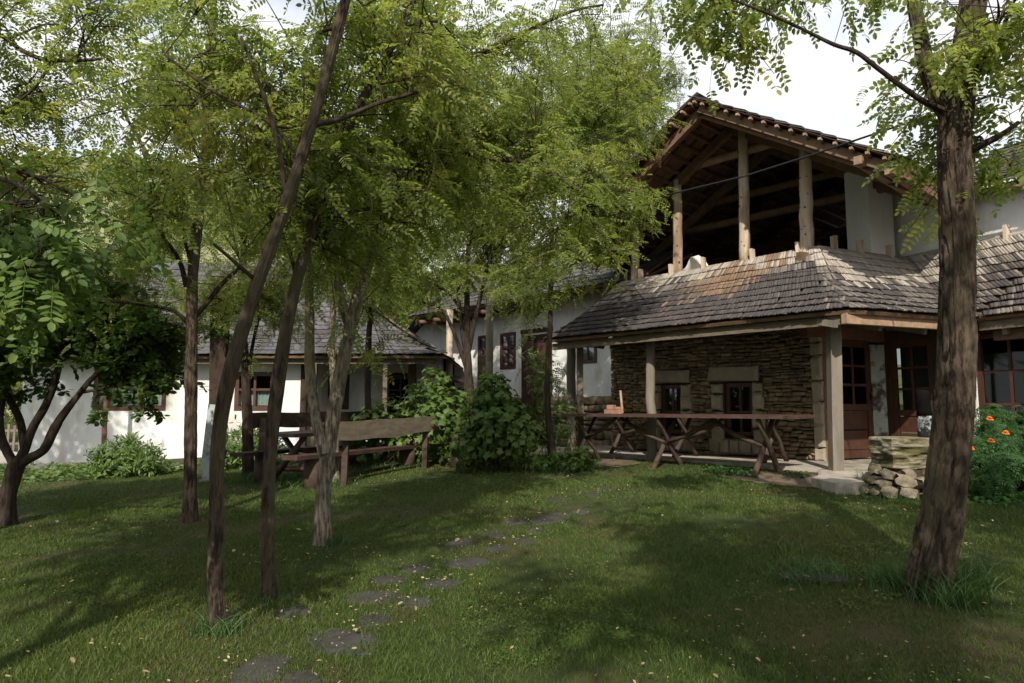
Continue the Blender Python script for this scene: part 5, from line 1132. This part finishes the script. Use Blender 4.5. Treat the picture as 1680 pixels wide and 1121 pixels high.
# --- bushes
def mound(name, label, cat, blobs, n, V, leaf, size, seed, ind=300, group=None, base=None, up=.5, stems=True, hang=.35, inner=.35):
    r = np.random.default_rng(seed); B = [(np.array(c), np.array(a)) for c, a in blobs]; wt = np.array([a[0] * a[2] + a[0] * a[1] for _, a in B]); wt /= wt.sum()
    pos, nor = [], []
    while len(pos) < n:
        c, a = B[r.choice(len(B), p=wt)]; u = rv(r); k = r.uniform(inner, 1.05) ** .5; k *= 1.28 if r.random() < .06 else 1; lump = 1 + .34 * (float(noise3((u * 2.1 + c)[None], 1.6, seed)[0]) - .5) * 2; p = c + u * a * k * lump
        if p[2] < gz(p[0], p[1]) + .03: continue
        pos.append(p); nor.append(unit(u / a * a.mean()))
    pos = np.array(pos); nor = np.array(nor); base = base if base is not None else np.array([B[0][0][0], B[0][0][1], float(gz(B[0][0][0], B[0][0][1]))])
    root = thing(name, base, label, cat, group)
    z = unit(nor * .9 + np.array([0, 0, up]) + r.normal(0, .38, (n, 3))); h = np.cross(z, r.normal(0, 1, (n, 3))) + np.array([0, 0, -hang]); x = unit(h - (h * z).sum(1)[:, None] * z); y = np.cross(z, x); s = r.uniform(*size, n)[:, None]
    T = frames(pos, x * s, y * s, z * s)
    pieces('leaf', V, T, r.integers(0, len(V), n), [M[leaf]], np.zeros(n, int), root, ind, 'foliage', sc=score(pos) * np.where((nor @ np.array([0, -1, .2])) > .1, 1, .4))
    if stems:
        b = MB()
        for _ in range(max(8, n // 60)):
            k = r.integers(0, n); a0 = base + np.array([r.normal(0, .12), r.normal(0, .12), -.03]); m_ = (a0 + pos[k]) / 2 + [0, 0, .08]; b.tube(catmull([a0, m_, pos[k] - nor[k] * .03], 3), .006, 4, False)
        b.build('stems', M['twig'], root, True, kind='stuff')
    return root
def blob_px(x, y, Y, rx, ry, rd): return at(x, y, Y), np.array([rx / FPX * Y, rd, ry / FPX * Y])
mound('vine_bush', 'tall cone-shaped mound of broad grape vine leaves before the white house', 'bush', [blob_px(815, 700, 11.3, 62, 62, .6), blob_px(808, 648, 11.3, 36, 40, .4), blob_px(852, 712, 11.2, 40, 50, .45), blob_px(780, 730, 11.3, 36, 36, .4)], 1500, VIN, 'vine', (.10, .20), 51)
mound('vine_hedge', 'sprawling grape vine hedge behind the picnic benches, running along the low house porch', 'bush', [blob_px(640, 690, 13.0, 60, 38, .6), blob_px(700, 668, 13.0, 50, 42, .6), blob_px(735, 690, 12.4, 50, 60, .5), blob_px(712, 630, 13.2, 26, 30, .35), blob_px(690, 720, 12.8, 55, 40, .5), blob_px(590, 712, 13.0, 50, 30, .5)], 1700, VIN, 'vine', (.10, .19), 52)
mound('vine_plant', 'low dark clump of vine leaves around the foot of the slim solitary tree', 'plant', [blob_px(935, 755, 10.9, 36, 20, .35), blob_px(890, 762, 10.9, 30, 16, .3), blob_px(958, 748, 11.0, 16, 18, .2)], 380, VIN, 'vine', (.07, .14), 53)
mound('climbing_plant', 'yellow-green feathery climber against the door of the white house', 'plant', [blob_px(905, 640, 12.6, 26, 60, .25), blob_px(880, 600, 12.6, 20, 30, .2), blob_px(920, 690, 12.4, 22, 40, .25)], 220, LOC, 'shrub', (.8, 1.2), 54, ind=120)
mound('shrub', 'sunlit leafy shrub at the foot of the low house wall', 'bush', [blob_px(205, 752, 13.2, 46, 30, .5), blob_px(235, 760, 13.0, 32, 22, .4), blob_px(175, 765, 13.0, 24, 18, .3)], 700, SHR, 'shrub', (.8, 1.3), 55)
mound('shrub', 'yellow-green shrub behind the far bench and the whitewashed post', 'bush', [blob_px(395, 735, 13.6, 34, 30, .5), blob_px(425, 745, 13.6, 40, 26, .5), blob_px(372, 752, 13.4, 24, 18, .3)], 520, SHR, 'shrub', (.9, 1.4), 56)
mar = mound('marigold_bush', 'large green marigold bush with orange flowers right of the thick trunk', 'bush', [blob_px(1650, 742, 7.6, 60, 56, .6), blob_px(1612, 762, 7.4, 34, 42, .4), blob_px(1720, 740, 7.6, 70, 66, .6), blob_px(1625, 690, 7.8, 28, 24, .25)], 2300, FER, 'mari', (.8, 1.4), 57)
r = np.random.default_rng(58)
for x, y in ((1622, 689), (1624, 725), (1591, 737), (1648, 712), (1700, 700)):
    c = at(x, y, 6.95 if x != 1648 else 7.0); b = MB()
    for ring, (n, rad, zz) in enumerate(((9, .036, 0), (8, .027, .008), (6, .016, .015))):
        for k in range(n):
            a = k / n * 6.28 + ring * .3; d = np.array([math.cos(a), -.35 * 0 + math.sin(a) * .75, .35 * ring - .1 + math.sin(a) * .3]); leaflet(b, c + [0, -.02, zz + .01], d, np.array([0, -.5, 1]), rad, rad * .7, .1)
    b.build('flower', M['orange'], mar)
def low_cover(name, label, poly, n, V, leaf, size, h, seed):
    r = np.random.default_rng(seed); C = np.array([gh(*p)[:2] for p in poly]); lo, hi = C.min(0), C.max(0); pts = []
    while len(pts) < n:
        p = r.uniform(lo, hi); ins = False; j = len(C) - 1
        for i in range(len(C)):
            if (C[i][1] > p[1]) != (C[j][1] > p[1]) and p[0] < (C[j][0] - C[i][0]) * (p[1] - C[i][1]) / (C[j][1] - C[i][1]) + C[i][0]: ins = not ins
            j = i
        if ins and noise3(np.array([[*p, 0]]), 2.2, seed)[0] > .36: pts.append((*p, float(gz(*p)) + r.uniform(.02, h)))
    pts = np.array(pts); z = unit(np.array([0, 0, 1]) + r.normal(0, .4, (n, 3))); x = unit(np.cross(z, r.normal(0, 1, (n, 3)))); s = r.uniform(*size, n)[:, None]; T = frames(pts, x * s, np.cross(z, x) * s, z * s)
    v, l, s_, _ = merge(V, T, r.integers(0, len(V), n)); stuff_mesh(name, v, l, s_, [M[leaf]], label=label, cat='ground cover')
low_cover('ground_cover', 'leafy yellow-green ground cover along the foot of the low house', [(-60, 772), (60, 768), (200, 772), (330, 762), (330, 772), (200, 786), (60, 792), (-60, 800)], 1500, VIN, 'shrub', (.07, .15), .14, 61)
low_cover('weeds', 'low weeds in the bed under the marigold bush', [(1575, 812), (1700, 805), (1760, 840), (1600, 832)], 500, VIN, 'mari', (.03, .07), .07, 62)
low_cover('weeds', 'low weeds in front of the trestle table', [(1150, 768), (1330, 782), (1330, 792), (1250, 788), (1150, 776)], 420, VIN, 'mari', (.03, .07), .08, 63)

for k_, (poly, n_) in enumerate((([(1180, 905), (1500, 890), (1640, 930), (1400, 1010), (1200, 990)], 1900), ([(60, 930), (280, 900), (330, 1000), (150, 1060)], 1300), ([(700, 1000), (980, 960), (1100, 1060), (800, 1110)], 1500))):
    low_cover('clover', ['clover patch in the grass left of the thick trunk', 'clover patch in the grass before the straight brown trunk', 'clover patch in the grass right of the stepping stones'][k_], poly, n_, VIN, 'grass', (.012, .026), .03, 90 + k_)
# --- grass
def blades(P, h, w, lean, r):
    n = len(P); a = r.uniform(0, 6.28, n); sx = np.stack([np.cos(a), np.sin(a), 0 * a], 1); ld = r.normal(0, lean, (n, 2)); tip = P + np.c_[ld * h[:, None], h]; midp = P + np.c_[ld * .35 * h[:, None], h * .6]
    V = np.stack([P - sx * w[:, None] / 2, P + sx * w[:, None] / 2, midp + sx * w[:, None] * .38, midp - sx * w[:, None] * .38, tip], 1).reshape(-1, 3)
    k = np.arange(n)[:, None] * 5; L = np.concatenate([k + [0, 1, 2, 3], k + [3, 2, 4]], 1).ravel(); S_ = np.tile([4, 3], n); return V, L, S_
r = np.random.default_rng(71); GP = []
for y0, y1, dens in ((2.6, 4.2, 6500), (4.2, 5.6, 5200), (5.6, 7.5, 3600), (7.5, 10, 2200), (10, 15.8, 1200)):
    hw = .86 * y1 + .7; n = int(dens * (y1 - y0) * 2 * hw); P = np.c_[r.uniform(-hw, hw, n), r.uniform(y0, y1, n)]; P = P[np.abs(P[:, 0]) < .80 * P[:, 1] + .8]; GP.append(P)
GP = np.concatenate(GP)
def inpoly(P, C):
    ins = np.zeros(len(P), bool); j = len(C) - 1
    for i in range(len(C)):
        c = (C[i][1] > P[:, 1]) != (C[j][1] > P[:, 1]); ins ^= c & (P[:, 0] < (C[j][0] - C[i][0]) * (P[:, 1] - C[i][1]) / (C[j][1] - C[i][1] + 1e-12) + C[i][0]); j = i
    return ins
lt = (GP - P0) @ dv; lq = (GP - P0) @ nv; keep = ~((lq > .12) & (lt < 6.5)) & ~((lq > -.25) & (lt < .1) & (lt > -1.2))
keep &= ~inpoly(GP, [gh(*p)[:2] for p in ((1190, 784), (1290, 774), (1370, 781), (1440, 786), (1446, 799), (1400, 805), (1320, 800), (1250, 794))]) & ~((GP[:, 1] > 14.2 + .25 * np.sin(GP[:, 0])) & (GP[:, 0] < -4.6))
keep &= ~inpoly(GP, [gh(*p)[:2] for p in ((990, 753), (1030, 755), (1048, 762), (1010, 767), (987, 763))]) & ~inpoly(GP, [gh(*p)[:2] for p in ((1580, 806), (1720, 800), (1800, 845), (1590, 826))])
bare = noise3(np.c_[GP, 0 * GP[:, 0]], .9, 6); thin = noise3(np.c_[GP, 0 * GP[:, 0]], 2.6, 8); keep &= r.random(len(GP)) > np.clip((bare * .6 + thin * .5 - .585) * 3.4, 0, .88)
for o in list(bpy.data.objects):
    if o.name.startswith('stepping_stone'):
        c = WL[o.name]; rr = max(o.dimensions.x, o.dimensions.y) / 2; keep &= (((GP - c[:2]) ** 2).sum(1) > (rr * np.clip(r.normal(.62, .24, len(GP)), .1, 1)) ** 2)
for q in ((1524, 978, .14), (358, 1034, .075), (441, 980, .075), (530, 895, .11), (311, 857, .11), (10, 861, .13)):
    c = gh(*q[:2]); d2q = ((GP - c[:2]) ** 2).sum(1); keep &= (d2q > q[2] ** 2) & ((d2q > (q[2] * 2.6) ** 2) | (r.random(len(GP)) < .45))
GP = GP[keep]; n = len(GP); dist = GP[:, 1]; patch_ = noise3(np.c_[GP, 0 * GP[:, 0]], 1.3, 2)
h = r.uniform(.016, .042, n) * (.7 + .7 * patch_) ; w = (.0022 + .00050 * dist) * r.uniform(.8, 1.3, n)
v, l, s = blades(np.c_[GP, gz(GP[:, 0], GP[:, 1]) - .004], h, w, .55, r); stuff_mesh('grass', v, l, s, [M['grass']], label='short mown grass covering the shaded lawn', cat='grass')
TP, TH = [], []
for (x, y, k, rad, hh) in ((1560, 985, 260, .09, .24), (1545, 992, 120, .08, .17), (1500, 968, 190, .09, .20), (1470, 962, 140, .10, .15), (1585, 960, 90, .08, .2), (1330, 948, 330, .14, .12), (1300, 955, 60, .1, .12), (1355, 950, 90, .12, .10), (362, 1036, 200, .08, .12), (345, 1034, 70, .06, .09), (548, 893, 130, .07, .12), (442, 982, 60, .08, .07), (1438, 800, 110, .1, .26), (1450, 815, 90, .12, .16), (1480, 822, 120, .16, .12), (1290, 905, 40, .1, .12), (404, 790, 150, .15, .16), (490, 795, 170, .3, .15), (550, 795, 120, .2, .12), (905, 775, 150, .3, .14), (655, 765, 150, .3, .1), (450, 790, 120, .25, .12)):
    c = gh(x, y); q = np.c_[r.normal(c[0], rad, k), r.normal(c[1], rad, k)]; TP.append(q); TH.append(hh * r.uniform(.5, 1.15, k))
TP = np.concatenate(TP); TH = np.concatenate(TH); v, l, s = blades(np.c_[TP, gz(TP[:, 0], TP[:, 1]) - .005], TH, .0045 + .0005 * TP[:, 1] + 0 * TH, .75, r)
stuff_mesh('grass_tufts', v, l, s, [M['tuft']], label='long unmown grass blades tufted round the trunks and stones', cat='grass')
for (x, y, s_, lab) in ((1322, 952, .16, 'flat dark stone lying in the grass tuft left of the thick trunk'), (1368, 955, .12, 'smaller dark stone beside the flat stone, nearer the thick trunk')):
    c = gh(x, y); n = 10; V = []; 
    for z, f in ((-.04, 1), (.018, 1), (.035, .8)):
        for k in range(n): a = k / n * 6.283; q = s_ * f * (1 + .2 * math.sin(a * 2 + x)); V.append((c[0] + q * math.cos(a), c[1] + q * .7 * math.sin(a), c[2] + z + .008 * math.sin(a * 3)))
    MB().add(V, [(j * n + k, j * n + (k + 1) % n, (j + 1) * n + (k + 1) % n, (j + 1) * n + k) for j in (0, 1) for k in range(n)] + [tuple(2 * n + k for k in range(n))]).build('flat_stone', M['flag'], None, label=lab, cat='stone')
# fallen leaves
n = 15000; y = r.uniform(2.7, 13, n); x = r.uniform(-1, 1, n) * (.8 * y + .6); P = np.c_[x, y]; lt = (P - P0) @ dv; lq = (P - P0) @ nv; P = P[(lq < .1) | (lt > 6.5)]
P = P[r.random(len(P)) < np.clip(noise3(np.c_[P, 0 * P[:, 0]], 1.5, 12) * 3.2 - 1.55, .06, 1)]
for o in list(bpy.data.objects):
    if o.name.startswith('stepping_stone'): c = WL[o.name]; k = 34; P = np.concatenate([P, r.normal(c[:2] + [0, .05], .16, (k, 2))])
n = len(P); z = unit(np.array([0, 0, 1]) + r.normal(0, .35, (n, 3))); X = unit(np.cross(z, r.normal(0, 1, (n, 3)))); sz = r.gamma(2.6, .0048, n).clip(.004, .04)[:, None] * np.where(r.random(n) < .03, 2, 1)[:, None]
LV = MB(); leaflet(LV, np.zeros(3), np.array([1.0, 0, 0]), np.array([0, 0, 1.0]), 1, .55, .3); LV = [variant(np.concatenate(LV.V), LV.F)]
T = frames(np.c_[P, gz(P[:, 0], P[:, 1]) + r.uniform(.025, .045, n)], X * sz, np.cross(z, X) * sz, z * sz); v, l, s, _ = merge(LV, T, np.zeros(n, int))
stuff_mesh('fallen_leaves', v, l, s, [M['straw']], label='small yellow fallen leaves scattered over the lawn', cat='leaf litter')
